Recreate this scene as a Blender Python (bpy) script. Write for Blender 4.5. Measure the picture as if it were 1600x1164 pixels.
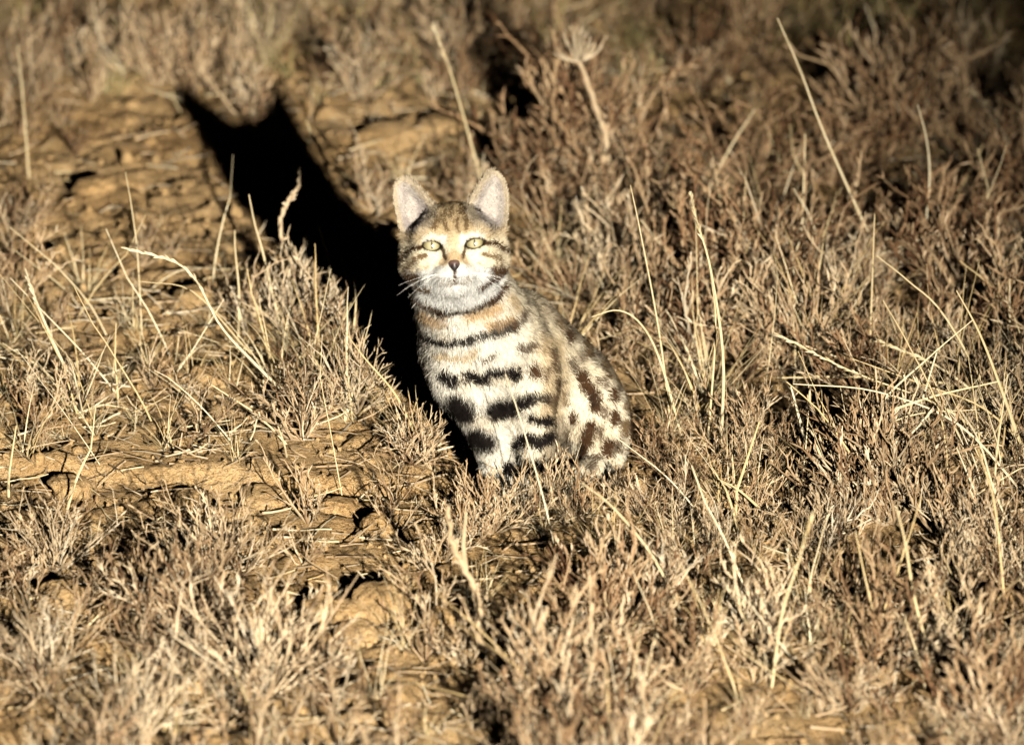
import bpy, math, random
import numpy as np
from mathutils import Vector, Matrix

R = math.radians
scene = bpy.context.scene
for o in list(bpy.data.objects):
    bpy.data.objects.remove(o)
COL = scene.collection

# ------------------------------------------------------------------ camera
PITCH = R(20.0)
DIST = 8.0
TARGET = Vector((0.0, 0.0, 0.128))
CAM = TARGET + Vector((0, -DIST * math.cos(PITCH), DIST * math.sin(PITCH)))
cam_d = bpy.data.cameras.new('camera')
cam = bpy.data.objects.new('camera', cam_d)
COL.objects.link(cam)
cam.location = CAM
cam.rotation_euler = (math.pi / 2 - PITCH, 0, 0)
cam_d.sensor_width = 36.0
cam_d.lens = 36.0 * DIST / 1.0
cam_d.clip_start = 0.1
cam_d.clip_end = 2000
cam_d.dof.use_dof = True
cam_d.dof.focus_distance = 8.03
cam_d.dof.aperture_fstop = 5.0
scene.camera = cam
scene.render.resolution_x = 1024
scene.render.resolution_y = 744

# ------------------------------------------------------------------ night sky
world = bpy.data.worlds.new('World')
scene.world = world
world.use_nodes = True
wn = world.node_tree
sky = wn.nodes.new('ShaderNodeTexSky')
sky.sky_type = 'NISHITA'
sky.sun_disc = False
sky.sun_elevation = R(-4.0)
sky.sun_rotation = R(160)
wn.links.new(sky.outputs[0], wn.nodes['Background'].inputs[0])
wn.nodes['Background'].inputs[1].default_value = 0.02

# ------------------------------------------------------------------ the hand-held searchlight beside the camera (night: the only light)
LAMP_AZ, LAMP_EL, LAMP_D = R(12.2), R(15.7), 9.0
aim = Vector((-0.06, -0.16, 0.04))
lamp_d = bpy.data.lights.new('searchlight', 'SPOT')
lamp_d.energy = 14800
lamp_d.color = (1.0, 0.935, 0.80)
lamp_d.shadow_soft_size = 0.07
lamp_d.spot_size = R(12.4)
lamp_d.spot_blend = 1.0
lamp = bpy.data.objects.new('searchlight', lamp_d)
COL.objects.link(lamp)
lamp.location = aim + LAMP_D * Vector((math.cos(LAMP_EL) * math.sin(LAMP_AZ), -math.cos(LAMP_EL) * math.cos(LAMP_AZ), math.sin(LAMP_EL)))
lamp.rotation_euler = (aim - lamp.location).to_track_quat('-Z', 'Y').to_euler()

vs = scene.view_settings
vs.view_transform = 'Standard'
vs.look = 'None'
vs.exposure = 0.0
vs.gamma = 1.0
vs.use_curve_mapping = False
scene.cycles.max_bounces = 1
scene.cycles.diffuse_bounces = 0

# ------------------------------------------------------------------ pixel of the photograph <-> place in the world
CR = np.array([1.0, 0, 0])
CU = np.array([0, math.sin(PITCH), math.cos(PITCH)])
CF = np.array([0, math.cos(PITCH), -math.sin(PITCH)])
CP = np.array(CAM)


def ray(px, py):
    return CF + CR * ((px - 800) / 1600 / DIST) + CU * ((582 - py) / 1600 / DIST)


def at(px, py, y):
    d = ray(px, py)
    t = (y - CP[1]) / d[1]
    return CP + d * t


def project(p):
    q = np.asarray(p) - CP
    w = q @ CF
    return 800 + 1600 * DIST * (q @ CR) / w, 582 - 1600 * DIST * (q @ CU) / w


# ------------------------------------------------------------------ numpy noise
_rs = np.random.RandomState(7)
_PERM = _rs.rand(256, 256).astype(np.float64)
_PERM3 = _rs.rand(64, 64, 64)


def vnoise(x, y):
    xi = np.floor(x).astype(int); yi = np.floor(y).astype(int)
    fx = x - xi; fy = y - yi
    fx = fx * fx * (3 - 2 * fx); fy = fy * fy * (3 - 2 * fy)
    a = _PERM[xi & 255, yi & 255]; b = _PERM[(xi + 1) & 255, yi & 255]
    c = _PERM[xi & 255, (yi + 1) & 255]; d = _PERM[(xi + 1) & 255, (yi + 1) & 255]
    return (a * (1 - fx) + b * fx) * (1 - fy) + (c * (1 - fx) + d * fx) * fy


def fbm(x, y, o=4):
    s = 0; a = 0.5; n = 0
    for i in range(o):
        s = s + a * vnoise(x + 17.3 * i, y - 9.1 * i); n += a
        x = x * 2.03; y = y * 2.03; a *= 0.5
    return s / n


def vnoise3(p):
    i = np.floor(p).astype(int); f = p - i
    f = f * f * (3 - 2 * f)
    i0 = i & 63; i1 = (i + 1) & 63
    r = 0
    for dx in (0, 1):
        for dy in (0, 1):
            for dz in (0, 1):
                w = (f[:, 0] if dx else 1 - f[:, 0]) * (f[:, 1] if dy else 1 - f[:, 1]) * (f[:, 2] if dz else 1 - f[:, 2])
                r = r + w * _PERM3[(i1 if dx else i0)[:, 0], (i1 if dy else i0)[:, 1], (i1 if dz else i0)[:, 2]]
    return r


_WJ = _rs.rand(64, 64, 2)


def worley(x, y):
    xi = np.floor(x).astype(int); yi = np.floor(y).astype(int)
    d1 = np.full(x.shape, 9.0); d2 = np.full(x.shape, 9.0); cid = np.zeros(x.shape)
    for dx in (-1, 0, 1):
        for dy in (-1, 0, 1):
            cx = xi + dx; cy = yi + dy
            j = _WJ[cx & 63, cy & 63]
            d = np.hypot(cx + j[..., 0] - x, cy + j[..., 1] - y)
            c = _PERM[(cx * 7) & 255, (cy * 13) & 255]
            m = d < d1
            d2 = np.where(m, d1, np.minimum(d2, d)); cid = np.where(m, c, cid); d1 = np.where(m, d, d1)
    return d1, d2, cid


def sstep(a, b, x):
    t = np.clip((x - a) / (b - a), 0, 1)
    return t * t * (3 - 2 * t)


# soil ground: gentle swells, cracked crust plates, crumbs, and the small terrace ledges
def gz(x, y):
    x = np.asarray(x, float); y = np.asarray(y, float)
    near = np.exp(-((np.hypot(x, y - 0.6) / 3.5) ** 4))
    h = 0.030 * (fbm(x * 2.1 + 3, y * 1.5 + 1, 3) - 0.5)
    wx = x + 0.03 * (fbm(x * 14, y * 14, 2) - 0.5); wy = y + 0.03 * (fbm(x * 14 + 40, y * 14, 2) - 0.5)
    d1, d2, c = worley(wx * 13.0, wy * 8.0)
    crack = sstep(0.0, 0.14, d2 - d1)
    h = h + near * (0.008 * (c - 0.4) * crack - 0.006 * (1 - crack) * sstep(.45, .7, fbm(x * 9 + 3, y * 9, 2)))
    d1, d2, c = worley(wx * 38.0 + 9, wy * 30.0 + 4)
    h = h + near * 0.005 * (c * sstep(0, 0.25, d2 - d1) - 0.5)
    h = h + near * 0.011 * (fbm(x * 40, y * 40, 3) - 0.5)
    e = sstep(0.0, 0.022, y - (-0.005 + 0.05 * (fbm(x * 6 + 5, y * 0 + 2, 3) - 0.5)))        # ledge across the left middle
    h = h + 0.014 * e * (1 - sstep(-0.12, -0.03, x)) * near
    return h + 0.002


def ground(px, py):
    d = ray(px, py)
    z = 0.0
    for _ in range(5):
        t = (z - CP[2]) / d[2]
        p = CP + d * t
        z = float(gz(p[0], p[1]))
    return np.array([p[0], p[1], z])


# ------------------------------------------------------------------ materials
def mat(name):
    m = bpy.data.materials.new(name)
    m.use_nodes = True
    nt = m.node_tree
    return m, nt, nt.nodes['Principled BSDF']


def ramp(nt, stops):
    r = nt.nodes.new('ShaderNodeValToRGB')
    el = r.color_ramp.elements
    while len(el) < len(stops):
        el.new(0.5)
    for e, (p, c) in zip(el, stops):
        e.position = p; e.color = (*c, 1)
    return r


def soil_material(name='soil', crumb=True):
    m, nt, b = mat(name)
    tc = nt.nodes.new('ShaderNodeNewGeometry')
    n1 = nt.nodes.new('ShaderNodeTexNoise'); n1.inputs['Scale'].default_value = 9; n1.inputs['Detail'].default_value = 8
    n2 = nt.nodes.new('ShaderNodeTexNoise'); n2.inputs['Scale'].default_value = 160; n2.inputs['Detail'].default_value = 4
    nt.links.new(tc.outputs['Position'], n1.inputs['Vector']); nt.links.new(tc.outputs['Position'], n2.inputs['Vector'])
    mx = nt.nodes.new('ShaderNodeMath'); mx.operation = 'MULTIPLY_ADD'; mx.inputs[1].default_value = 0.45
    nt.links.new(n2.outputs[0], mx.inputs[0]); 
    sc = nt.nodes.new('ShaderNodeMath'); sc.operation = 'MULTIPLY'; sc.inputs[1].default_value = 0.6
    nt.links.new(n1.outputs[0], sc.inputs[0]); nt.links.new(sc.outputs[0], mx.inputs[2])
    r = ramp(nt, [(0.30, (0.27, 0.155, 0.068)), (0.48, (0.46, 0.29, 0.13)), (0.60, (0.52, 0.345, 0.17)), (0.78, (0.55, 0.40, 0.235))])
    nt.links.new(mx.outputs[0], r.inputs[0]); nt.links.new(r.outputs[0], b.inputs['Base Color'])
    b.inputs['Roughness'].default_value = 0.95
    b.inputs['Specular IOR Level'].default_value = 0.1
    bp = nt.nodes.new('ShaderNodeBump'); bp.inputs['Strength'].default_value = 0.7; bp.inputs['Distance'].default_value = 0.004
    b2 = nt.nodes.new('ShaderNodeBump'); b2.inputs['Strength'].default_value = 0.8; b2.inputs['Distance'].default_value = 0.012
    n4 = nt.nodes.new('ShaderNodeTexNoise'); n4.inputs['Scale'].default_value = 55; n4.inputs['Detail'].default_value = 6; n4.inputs['Roughness'].default_value = 0.7
    nt.links.new(tc.outputs['Position'], n4.inputs['Vector']); nt.links.new(n4.outputs[0], b2.inputs['Height']); nt.links.new(b2.outputs[0], bp.inputs['Normal'])
    n3 = nt.nodes.new('ShaderNodeTexNoise'); n3.inputs['Scale'].default_value = 220; n3.inputs['Detail'].default_value = 5; n3.inputs['Roughness'].default_value = 0.65
    nt.links.new(tc.outputs['Position'], n3.inputs['Vector'])
    nt.links.new(n3.outputs[0], bp.inputs['Height']); nt.links.new(bp.outputs[0], b.inputs['Normal'])
    return m


def plant_material(name, stops, rand=0.35, spec=0.15, trans=0.0):
    """dry plant matter: the tint of each twig (vertex attribute) shifted a little per plant"""
    m, nt, b = mat(name)
    a = nt.nodes.new('ShaderNodeAttribute'); a.attribute_name = 'tint'
    oi = nt.nodes.new('ShaderNodeObjectInfo')
    g = nt.nodes.new('ShaderNodeNewGeometry')
    n = nt.nodes.new('ShaderNodeTexNoise'); n.inputs['Scale'].default_value = 130; n.inputs['Detail'].default_value = 3
    nt.links.new(g.outputs['Position'], n.inputs['Vector'])
    m1 = nt.nodes.new('ShaderNodeMath'); m1.operation = 'MULTIPLY_ADD'; m1.inputs[1].default_value = rand; 
    sb = nt.nodes.new('ShaderNodeMath'); sb.operation = 'SUBTRACT'; sb.inputs[1].default_value = 0.5
    nt.links.new(oi.outputs['Random'], sb.inputs[0]); nt.links.new(sb.outputs[0], m1.inputs[0])
    nt.links.new(a.outputs['Fac'], m1.inputs[2])
    m2 = nt.nodes.new('ShaderNodeMath'); m2.operation = 'MULTIPLY_ADD'; m2.inputs[1].default_value = 0.5
    s2 = nt.nodes.new('ShaderNodeMath'); s2.operation = 'SUBTRACT'; s2.inputs[1].default_value = 0.5
    nt.links.new(n.outputs[0], s2.inputs[0]); nt.links.new(s2.outputs[0], m2.inputs[0]); nt.links.new(m1.outputs[0], m2.inputs[2])
    r = ramp(nt, stops)
    nt.links.new(m2.outputs[0], r.inputs[0]); nt.links.new(r.outputs[0], b.inputs['Base Color'])
    b.inputs['Roughness'].default_value = 0.8
    b.inputs['Specular IOR Level'].default_value = spec
    return m


M_SOIL = soil_material()
M_TWIG = plant_material('grey_twig', [(0.05, (0.085, 0.045, 0.022)), (0.30, (0.20, 0.125, 0.066)), (0.55, (0.31, 0.22, 0.13)), (0.80, (0.37, 0.285, 0.185)), (0.98, (0.46, 0.38, 0.27))])
M_PALE = plant_material('pale_twig', [(0.05, (0.16, 0.105, 0.06)), (0.30, (0.30, 0.215, 0.13)), (0.55, (0.40, 0.305, 0.195)), (0.80, (0.47, 0.375, 0.255)), (0.98, (0.54, 0.45, 0.33))])
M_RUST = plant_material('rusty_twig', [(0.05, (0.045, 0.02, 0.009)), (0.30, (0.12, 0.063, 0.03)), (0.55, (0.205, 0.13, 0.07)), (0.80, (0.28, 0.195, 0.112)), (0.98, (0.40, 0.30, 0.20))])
M_STRAW = plant_material('straw', [(0.05, (0.24, 0.165, 0.075)), (0.35, (0.40, 0.29, 0.135)), (0.65, (0.45, 0.36, 0.21)), (0.95, (0.56, 0.475, 0.325))], rand=0.4, spec=0.3)
M_OLIVE = plant_material('olive_straw', [(0.05, (0.12, 0.095, 0.035)), (0.35, (0.22, 0.18, 0.07)), (0.65, (0.36, 0.29, 0.13)), (0.95, (0.5, 0.42, 0.23))], rand=0.4, spec=0.2)


# ------------------------------------------------------------------ mesh helpers
def mesh_from(name, V, F, material=None, tint=None, smooth=False):
    """V (n,3), F list of arrays (m,3)/(m,4)"""
    me = bpy.data.meshes.new(name)
    V = np.asarray(V, np.float32)
    me.vertices.add(len(V)); me.vertices.foreach_set('co', V.ravel())
    Fs = [np.asarray(f, np.int32) for f in (F if isinstance(F, list) else [F]) if len(f)]
    loops = np.concatenate([f.ravel() for f in Fs])
    sizes = np.concatenate([np.full(len(f), f.shape[1], np.int32) for f in Fs])
    me.loops.add(len(loops)); me.loops.foreach_set('vertex_index', loops)
    me.polygons.add(len(sizes))
    st = np.concatenate([[0], np.cumsum(sizes)[:-1]]).astype(np.int32)
    me.polygons.foreach_set('loop_start', st)
    me.polygons.foreach_set('use_smooth', np.full(len(sizes), smooth, bool))
    if tint is not None:
        at_ = me.attributes.new('tint', 'FLOAT', 'POINT'); at_.data.foreach_set('value', np.asarray(tint, np.float32))
    me.update(calc_edges=True)
    me.validate()
    if material:
        me.materials.append(material)
    return me


def obj(name, me, parent=None, loc=None):
    o = bpy.data.objects.new(name, me)
    COL.objects.link(o)
    if parent is not None:
        o.parent = parent
    if loc is not None:
        o.location = loc
    return o


def tag(o, label=None, cat=None, group=None, kind=None):
    if label: o['label'] = label
    if cat: o['category'] = cat
    if group: o['group'] = group
    if kind: o['kind'] = kind
    return o


def unit(v):
    v = np.asarray(v, float)
    return v / (np.linalg.norm(v) + 1e-12)


class Acc:
    """collects tubes, cones and blades into one mesh"""
    def __init__(s):
        s.V = []; s.Q = []; s.T = []; s.t = []; s.n = 0

    def tube(s, P, rad, sides=4, tint=0.5, tip=True, flat=1.0):
        P = np.asarray(P, float); n = len(P)
        tg = np.gradient(P, axis=0); tg /= np.linalg.norm(tg, axis=1, keepdims=True) + 1e-12
        ref = np.array([0.31, 0.87, 0.38]) if abs(tg[0] @ np.array([0.31, 0.87, 0.38])) < 0.9 else np.array([1.0, 0, 0])
        a = np.cross(tg, ref); a /= np.linalg.norm(a, axis=1, keepdims=True) + 1e-12
        b = np.cross(tg, a)
        rad = np.broadcast_to(np.asarray(rad, float), (n,))
        ang = np.arange(sides) * 2 * math.pi / sides
        ring = P[:, None] + rad[:, None, None] * (np.cos(ang)[None, :, None] * a[:, None] + flat * np.sin(ang)[None, :, None] * b[:, None])
        s.V.append(ring.reshape(-1, 3)); s.t.append(np.full(n * sides, tint))
        k = np.arange(sides); kn = (k + 1) % sides
        for i in range(n - 1):
            o0 = s.n + i * sides; o1 = o0 + sides
            s.Q.append(np.stack([o0 + k, o0 + kn, o1 + kn, o1 + k], 1))
        s.n += n * sides
        if tip:
            s.V.append((P[-1] + tg[-1] * rad[-1] * 1.5)[None]); s.t.append([tint])
            o0 = s.n - sides
            s.T.append(np.stack([o0 + k, o0 + kn, np.full(sides, s.n)], 1)); s.n += 1

    def cone(s, p, d, L, r, tint):
        d = unit(d); a = unit(np.cross(d, [0.3, 0.8, 0.5])); b = np.cross(d, a)
        ang = np.arange(3) * 2.0944
        r0 = p + 0.8 * r * (np.cos(ang)[:, None] * a + np.sin(ang)[:, None] * b)
        r1 = p + d * L * 0.6 + r * (np.cos(ang)[:, None] * a + np.sin(ang)[:, None] * b)
        s.V.append(np.concatenate([r0, r1, (p + d * L)[None]])); s.t.append(np.full(7, tint))
        k = np.arange(3); kn = (k + 1) % 3; o = s.n
        s.Q.append(np.stack([o + k, o + kn, o + 3 + kn, o + 3 + k], 1))
        s.T.append(np.stack([o + 3 + k, o + 3 + kn, np.full(3, o + 6)], 1)); s.n += 7

    def blade(s, P, w, tint=0.5, up=(0, 0, 1)):
        """folded grass blade: shallow V section tapering to a point"""
        P = np.asarray(P, float); n = len(P)
        tg = np.gradient(P, axis=0); tg /= np.linalg.norm(tg, axis=1, keepdims=True) + 1e-12
        side = np.cross(tg, np.asarray(up, float) + 0.01); side /= np.linalg.norm(side, axis=1, keepdims=True) + 1e-12
        nn = np.cross(side, tg)
        w = np.broadcast_to(np.asarray(w, float), (n,))[:, None]
        V = np.stack([P - side * w, P - nn * w * 0.55, P + side * w, P + nn * w * 0.2], 1).reshape(-1, 3)
        s.V.append(V); s.t.append(np.full(len(V), tint))
        for i in range(n - 1):
            o = s.n + 4 * i
            for k in range(4):
                s.Q.append(np.array([[o + k, o + (k + 1) % 4, o + 4 + (k + 1) % 4, o + 4 + k]]))
        s.n += len(V)

    def mesh(s, name, material):
        V = np.concatenate(s.V); F = []
        if s.Q: F.append(np.concatenate(s.Q))
        if s.T: F.append(np.concatenate(s.T))
        return mesh_from(name, V, F, material, np.concatenate([np.asarray(t, float) for t in s.t]))


def perp_dev(rng, d, ang):
    d = unit(d); r = rng.normal(size=3); r = unit(r - (r @ d) * d)
    return unit(d * math.cos(ang) + r * math.sin(ang))


# ------------------------------------------------------------------ ground sheet
def axis(lo, hi, step, far):
    core = np.arange(lo, hi + 1e-6, step)
    g = step * np.cumprod(np.full(60, 1.22)); g = np.cumsum(g); g = g[g < far]
    return np.concatenate([(lo - g)[::-1], core, hi + g])


gx = axis(-0.95, 0.95, 0.0062, 220); gy = axis(-0.95, 2.3, 0.0066, 220)
GX, GY = np.meshgrid(gx, gy, indexing='ij')
V = np.stack([GX, GY, gz(GX, GY)], -1).reshape(-1, 3)
I = np.arange(len(gx) * len(gy)).reshape(len(gx), len(gy))
Fq = np.stack([I[:-1, :-1], I[1:, :-1], I[1:, 1:], I[:-1, 1:]], -1).reshape(-1, 4)
g = obj('ground', mesh_from('ground', V, Fq, M_SOIL, smooth=True))
tag(g, 'bare cracked ochre soil under the dry plants', 'ground', kind='structure')


# ------------------------------------------------------------------ the cat
HC = (709.0, 392.0)                    # middle of the face in the photograph
HY = -0.03
PXM = 1 / 1600.0
head_c = at(*HC, HY)
ROLL = R(3.2)
hR = CR * math.cos(ROLL) + CU * math.sin(ROLL)
hU = -CR * math.sin(ROLL) + CU * math.cos(ROLL)
hF = -CF


def H(a, b, c):
    """head frame (pixels right, up, toward the viewer) -> world"""
    return head_c + (hR * a + hU * b + hF * c) * PXM


VOX = 0.0017
BMIN = np.array([-0.145, -0.105, -0.012]); BMAX = np.array([0.215, 0.275, 0.352])
dims = np.ceil((BMAX - BMIN) / VOX).astype(int)
ax_ = [BMIN[i] + VOX * np.arange(dims[i]) for i in range(3)]
FIELD = np.full(dims, 0.05, np.float32)


def region(lo, hi):
    a = np.clip(np.floor((np.minimum(lo, hi) - BMIN) / VOX).astype(int), 0, dims - 1)
    b = np.clip(np.ceil((np.maximum(lo, hi) - BMIN) / VOX).astype(int) + 1, 1, dims)
    sl = tuple(slice(a[i], b[i]) for i in range(3))
    G = np.stack(np.meshgrid(*[ax_[i][sl[i]] for i in range(3)], indexing='ij'), -1).astype(np.float32)
    return sl, G


def smin(a, b, k):
    h = np.clip(0.5 + 0.5 * (b - a) / k, 0, 1)
    return b + (a - b) * h - k * h * (1 - h)


def add_field(sl, d, k, sub=False):
    cur = FIELD[sl]
    FIELD[sl] = -smin(-cur, d, k) if sub else smin(cur, d, k)


def ellipsoid(c, r, axes=None, k=10, sub=False):
    """radii in pixels; axes rows = local directions"""
    c = np.asarray(c, float); r = np.asarray(r, float) * PXM; k = k * PXM
    A = np.eye(3) if axes is None else np.asarray(axes)
    m = np.max(r) + 3 * k + 0.004
    sl, G = region(c - m, c + m)
    q = (G - c.astype(np.float32)) @ A.T.astype(np.float32)
    k0 = np.sqrt(((q / r) ** 2).sum(-1)); k1 = np.sqrt(((q / r ** 2) ** 2).sum(-1)) + 1e-6
    add_field(sl, (k0 * (k0 - 1) / k1).astype(np.float32), k, sub)


def rcone(a, b, ra, rb, k=10):
    a = np.asarray(a, float); b = np.asarray(b, float); ra *= PXM; rb *= PXM; k = k * PXM
    m = max(ra, rb) + 3 * k + 0.004
    sl, G = region(np.minimum(a, b) - m, np.maximum(a, b) + m)
    ab = b - a
    t = np.clip(((G - a) @ ab) / (ab @ ab), 0, 1)
    d = np.linalg.norm(G - a - t[..., None] * ab, axis=-1) - (ra + (rb - ra) * t)
    add_field(sl, d.astype(np.float32), k)


HA = np.stack([hR, hU, hF])
# trunk, sitting three-quarters on, rump to the right and away
rcone(at(770, 535, 0.045), at(878, 625, 0.13), 80, 84, 20)
ellipsoid(at(898, 655, 0.14), (88, 90, 98), k=20)
ellipsoid(at(752, 545, 0.03), (92, 76, 98), k=16)
rcone(at(714, 440, 0.005), at(748, 520, 0.025), 72, 90, 20)
# shoulders
ellipsoid(at(833, 585, 0.022), (40, 46, 74), k=16)
ellipsoid(at(712, 575, 0.0), (42, 44, 66), k=16)
# near thigh and hind foot
cT, sT = math.cos(R(18)), math.sin(R(18))
rcone(at(812, 508, 0.07), at(885, 605, 0.13), 54, 70, 24)
ellipsoid(at(926, 652, 0.085), (58, 50, 92), [[cT, 0, sT], [0, 1, 0], [-sT, 0, cT]], k=20)
rcone(at(945, 722, 0.075), at(905, 748, 0.03), 26, 19, 12)
rcone(at(905, 748, 0.03), at(880, 762, 0.005), 18, 17, 8)
# forelegs
rcone(at(826, 610, 0.012), at(838, 690, 0.008), 40, 30, 10)
rcone(at(838, 690, 0.008), at(832, 758, 0.0), 29, 24, 8)
ellipsoid(at(826, 766, -0.014), (25, 30, 17), k=8)
rcone(at(735, 610, 0.0), at(772, 692, -0.004), 42, 32, 12)
ellipsoid(at(792, 632, 0.014), (38, 26, 46), k=14)
rcone(at(772, 692, -0.004), at(780, 764, -0.01), 30, 24, 8)
ellipsoid(at(775, 775, -0.024), (24, 30, 16), k=8)
# tail round the rump
tp = [at(972, 690, 0.20), at(1012, 694, 0.205), at(1046, 708, 0.185), at(1062, 730, 0.15)]
for i in range(3):
    rcone(tp[i], tp[i + 1], 21 - 2 * i, 19 - 2 * i, 8)
# head
ellipsoid(H(0, 14, -14), (68, 58, 62), HA, 10)
for s in (-1, 1):
    ellipsoid(H(42 * s, -20, -6), (39, 32, 38), HA, 14)
    ellipsoid(H(58 * s, 4, -16), (22, 36, 34), HA, 16)           # temple
    ellipsoid(H(33 * s, 26, 30), (24, 14, 16), HA, 20)            # brow
    ellipsoid(H(36 * s, -10, 30), (26, 16, 16), HA, 22)           # under the eye
ellipsoid(H(0, -44, 8), (52, 28, 40), HA, 12)
ellipsoid(H(0, -66, -8), (64, 26, 40), HA, 14)                    # ruff
rcone(H(0, 12, 40), H(0, -18, 60), 17, 11, 12)                    # bridge of the nose
ellipsoid(H(0, -36, 30), (46, 28, 26), HA, 18)
for s in (-1, 1):
    ellipsoid(H(12 * s, -35, 53), (18, 13, 15), HA, 10)
ellipsoid(H(0, -53, 46), (17, 11, 13), HA, 7)                     # chin
EYE = [H(-33, 9.5, 47), H(33, 9.5, 47)]
for s, e in zip((-1, 1), EYE):
    tl = R(9 * s)
    A = np.stack([hR * math.cos(tl) + hU * math.sin(tl), -hR * math.sin(tl) + hU * math.cos(tl), hF])
    sl, G = region(e - 0.03, e + 0.03)
    q = (G - e) @ A.T / PXM
    up_, lo_ = 5.4, 7.4                                           # heights of the upper and lower lid curves
    ru, rl_ = (14.5 ** 2 + up_ ** 2) / (2 * up_), (14.5 ** 2 + lo_ ** 2) / (2 * lo_)
    dv = np.maximum(np.hypot(q[..., 0], q[..., 1] + (ru - up_)) - ru, np.hypot(q[..., 0], q[..., 1] - (rl_ - lo_)) - rl_)
    dv = np.maximum(dv, -q[..., 2] - 17)
    add_field(sl, (dv * PXM).astype(np.float32), 2 * PXM, True)

# ears: cupped shells traced as outlines in the head's own frame
EARS = [
    [(-70, 14), (-82, 32), (-87, 57), (-91, 86), (-90, 100), (-85, 112), (-77, 119), (-68, 120), (-60, 116), (-52, 108), (-41, 94), (-29, 78), (-22, 68), (-33, 40), (-52, 16)],
    [(70, 14), (85, 31), (90, 57), (91, 80), (89, 96), (84, 109), (77, 118), (67, 122), (58, 118), (47, 106), (33, 86), (20, 67), (33, 40), (52, 16)],
]


def poly_sdf(X, Y, poly):
    d = np.full(X.shape, 1e9); inside = np.zeros(X.shape, bool)
    n = len(poly)
    for i in range(n):
        ax, ay = poly[i]; bx, by = poly[(i + 1) % n]
        ex, ey = bx - ax, by - ay
        t = np.clip(((X - ax) * ex + (Y - ay) * ey) / (ex * ex + ey * ey), 0, 1)
        d = np.minimum(d, np.hypot(X - ax - t * ex, Y - ay - t * ey))
        c = (ay > Y) != (by > Y)
        inside ^= c & (X < ex * (Y - ay) / (ey if ey != 0 else 1e-9) + ax)
    return np.where(inside, -d, d)


def smooth_poly(p, it=2):
    p = [np.array(q, float) for q in p]
    for _ in range(it):
        q = []
        for i in range(len(p)):
            a, b = p[i], p[(i + 1) % len(p)]
            q += [a * .75 + b * .25, a * .25 + b * .75]
        p = q
    return p


EARS = [smooth_poly(e, 1) for e in EARS]
for e, s in zip(EARS, (-1, 1)):
    c = H(60 * s, 68, -4)
    sl, G = region(c - 0.055, c + 0.055)
    q = (G - head_c) @ HA.T / PXM
    sd = poly_sdf(q[..., 0], q[..., 1], e)
    t = np.clip((q[..., 1] - 24) / 90, 0, 1)
    f0 = 4 - 10 * t + 0.10 * (np.abs(q[..., 0]) - 60) * -1.0
    cup = f0 - 22 * np.clip(-sd / 20, 0, 1) ** 0.75 * (1 - 0.45 * t)
    shell = np.abs(q[..., 2] - cup) * 0.8 - 3.6
    d = np.maximum(shell, sd + 2.0) - 1.2
    add_field(sl, (d * PXM).astype(np.float32), 7 * PXM)


def surface_nets(F):
    nx, ny, nz = F.shape
    S = F < 0
    c8 = [S[i:nx - 1 + i, j:ny - 1 + j, k:nz - 1 + k] for i in (0, 1) for j in (0, 1) for k in (0, 1)]
    cnt = sum(c.astype(np.int8) for c in c8)
    act = np.argwhere((cnt > 0) & (cnt < 8))
    offs = np.array([(i, j, k) for i in (0, 1) for j in (0, 1) for k in (0, 1)])
    vals = np.stack([F[act[:, 0] + o[0], act[:, 1] + o[1], act[:, 2] + o[2]] for o in offs], 1)
    acc = np.zeros((len(act), 3)); n = np.zeros(len(act))
    for a in range(8):
        for b in range(a + 1, 8):
            if np.abs(offs[a] - offs[b]).sum() != 1: continue
            va, vb = vals[:, a], vals[:, b]
            m = (va < 0) != (vb < 0)
            t = np.where(m, va / np.where(m, va - vb, 1), 0)
            acc += np.where(m[:, None], offs[a] + t[:, None] * (offs[b] - offs[a]), 0); n += m
    V = BMIN + VOX * (act + acc / n[:, None])
    idx = np.full((nx - 1, ny - 1, nz - 1), -1, np.int32); idx[tuple(act.T)] = np.arange(len(act))
    Q = []
    for ax in range(3):
        u, v = [(1, 2), (2, 0), (0, 1)][ax]
        sl0 = [slice(1, -1)] * 3; sl1 = [slice(1, -1)] * 3
        sl0[ax] = slice(0, F.shape[ax] - 1); sl1[ax] = slice(1, F.shape[ax])
        a = S[tuple(sl0)]; b = S[tuple(sl1)]
        e = np.argwhere(a != b)
        base = e.copy()
        for w in range(3):
            if w != ax: base[:, w] += 1
        du = np.zeros(3, int); du[u] = 1; dv = np.zeros(3, int); dv[v] = 1
        q = np.stack([idx[tuple((base - o).T)] for o in (du * 0, du, du + dv, dv)], 1)
        fl = a[tuple(e.T)]
        q = np.where(fl[:, None], q[:, [0, 1, 2, 3]], q[:, [3, 2, 1, 0]])
        Q.append(q)
    return V, np.concatenate(Q)


CV, CQ = surface_nets(FIELD)
# relax the net a little
for _ in range(2):
    acc = np.zeros_like(CV); n = np.zeros(len(CV))
    for k in range(4):
        i, j = CQ[:, k], CQ[:, (k + 1) % 4]
        np.add.at(acc, i, CV[j]); np.add.at(acc, j, CV[i]); np.add.at(n, i, 1); np.add.at(n, j, 1)
    CV = 0.5 * CV + 0.5 * acc / n[:, None]
fn = np.cross(CV[CQ[:, 2]] - CV[CQ[:, 0]], CV[CQ[:, 3]] - CV[CQ[:, 1]])
CN = np.zeros_like(CV)
for k in range(4):
    np.add.at(CN, CQ[:, k], fn)
CN /= np.linalg.norm(CN, axis=1, keepdims=True) + 1e-12
# the field's gradient points outward: make sure the faces do too
if (fn * (CV[CQ[:, 0]] - np.array([0.03, 0.06, 0.12]))).sum() < 0:
    CQ = CQ[:, ::-1]; CN = -CN

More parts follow.
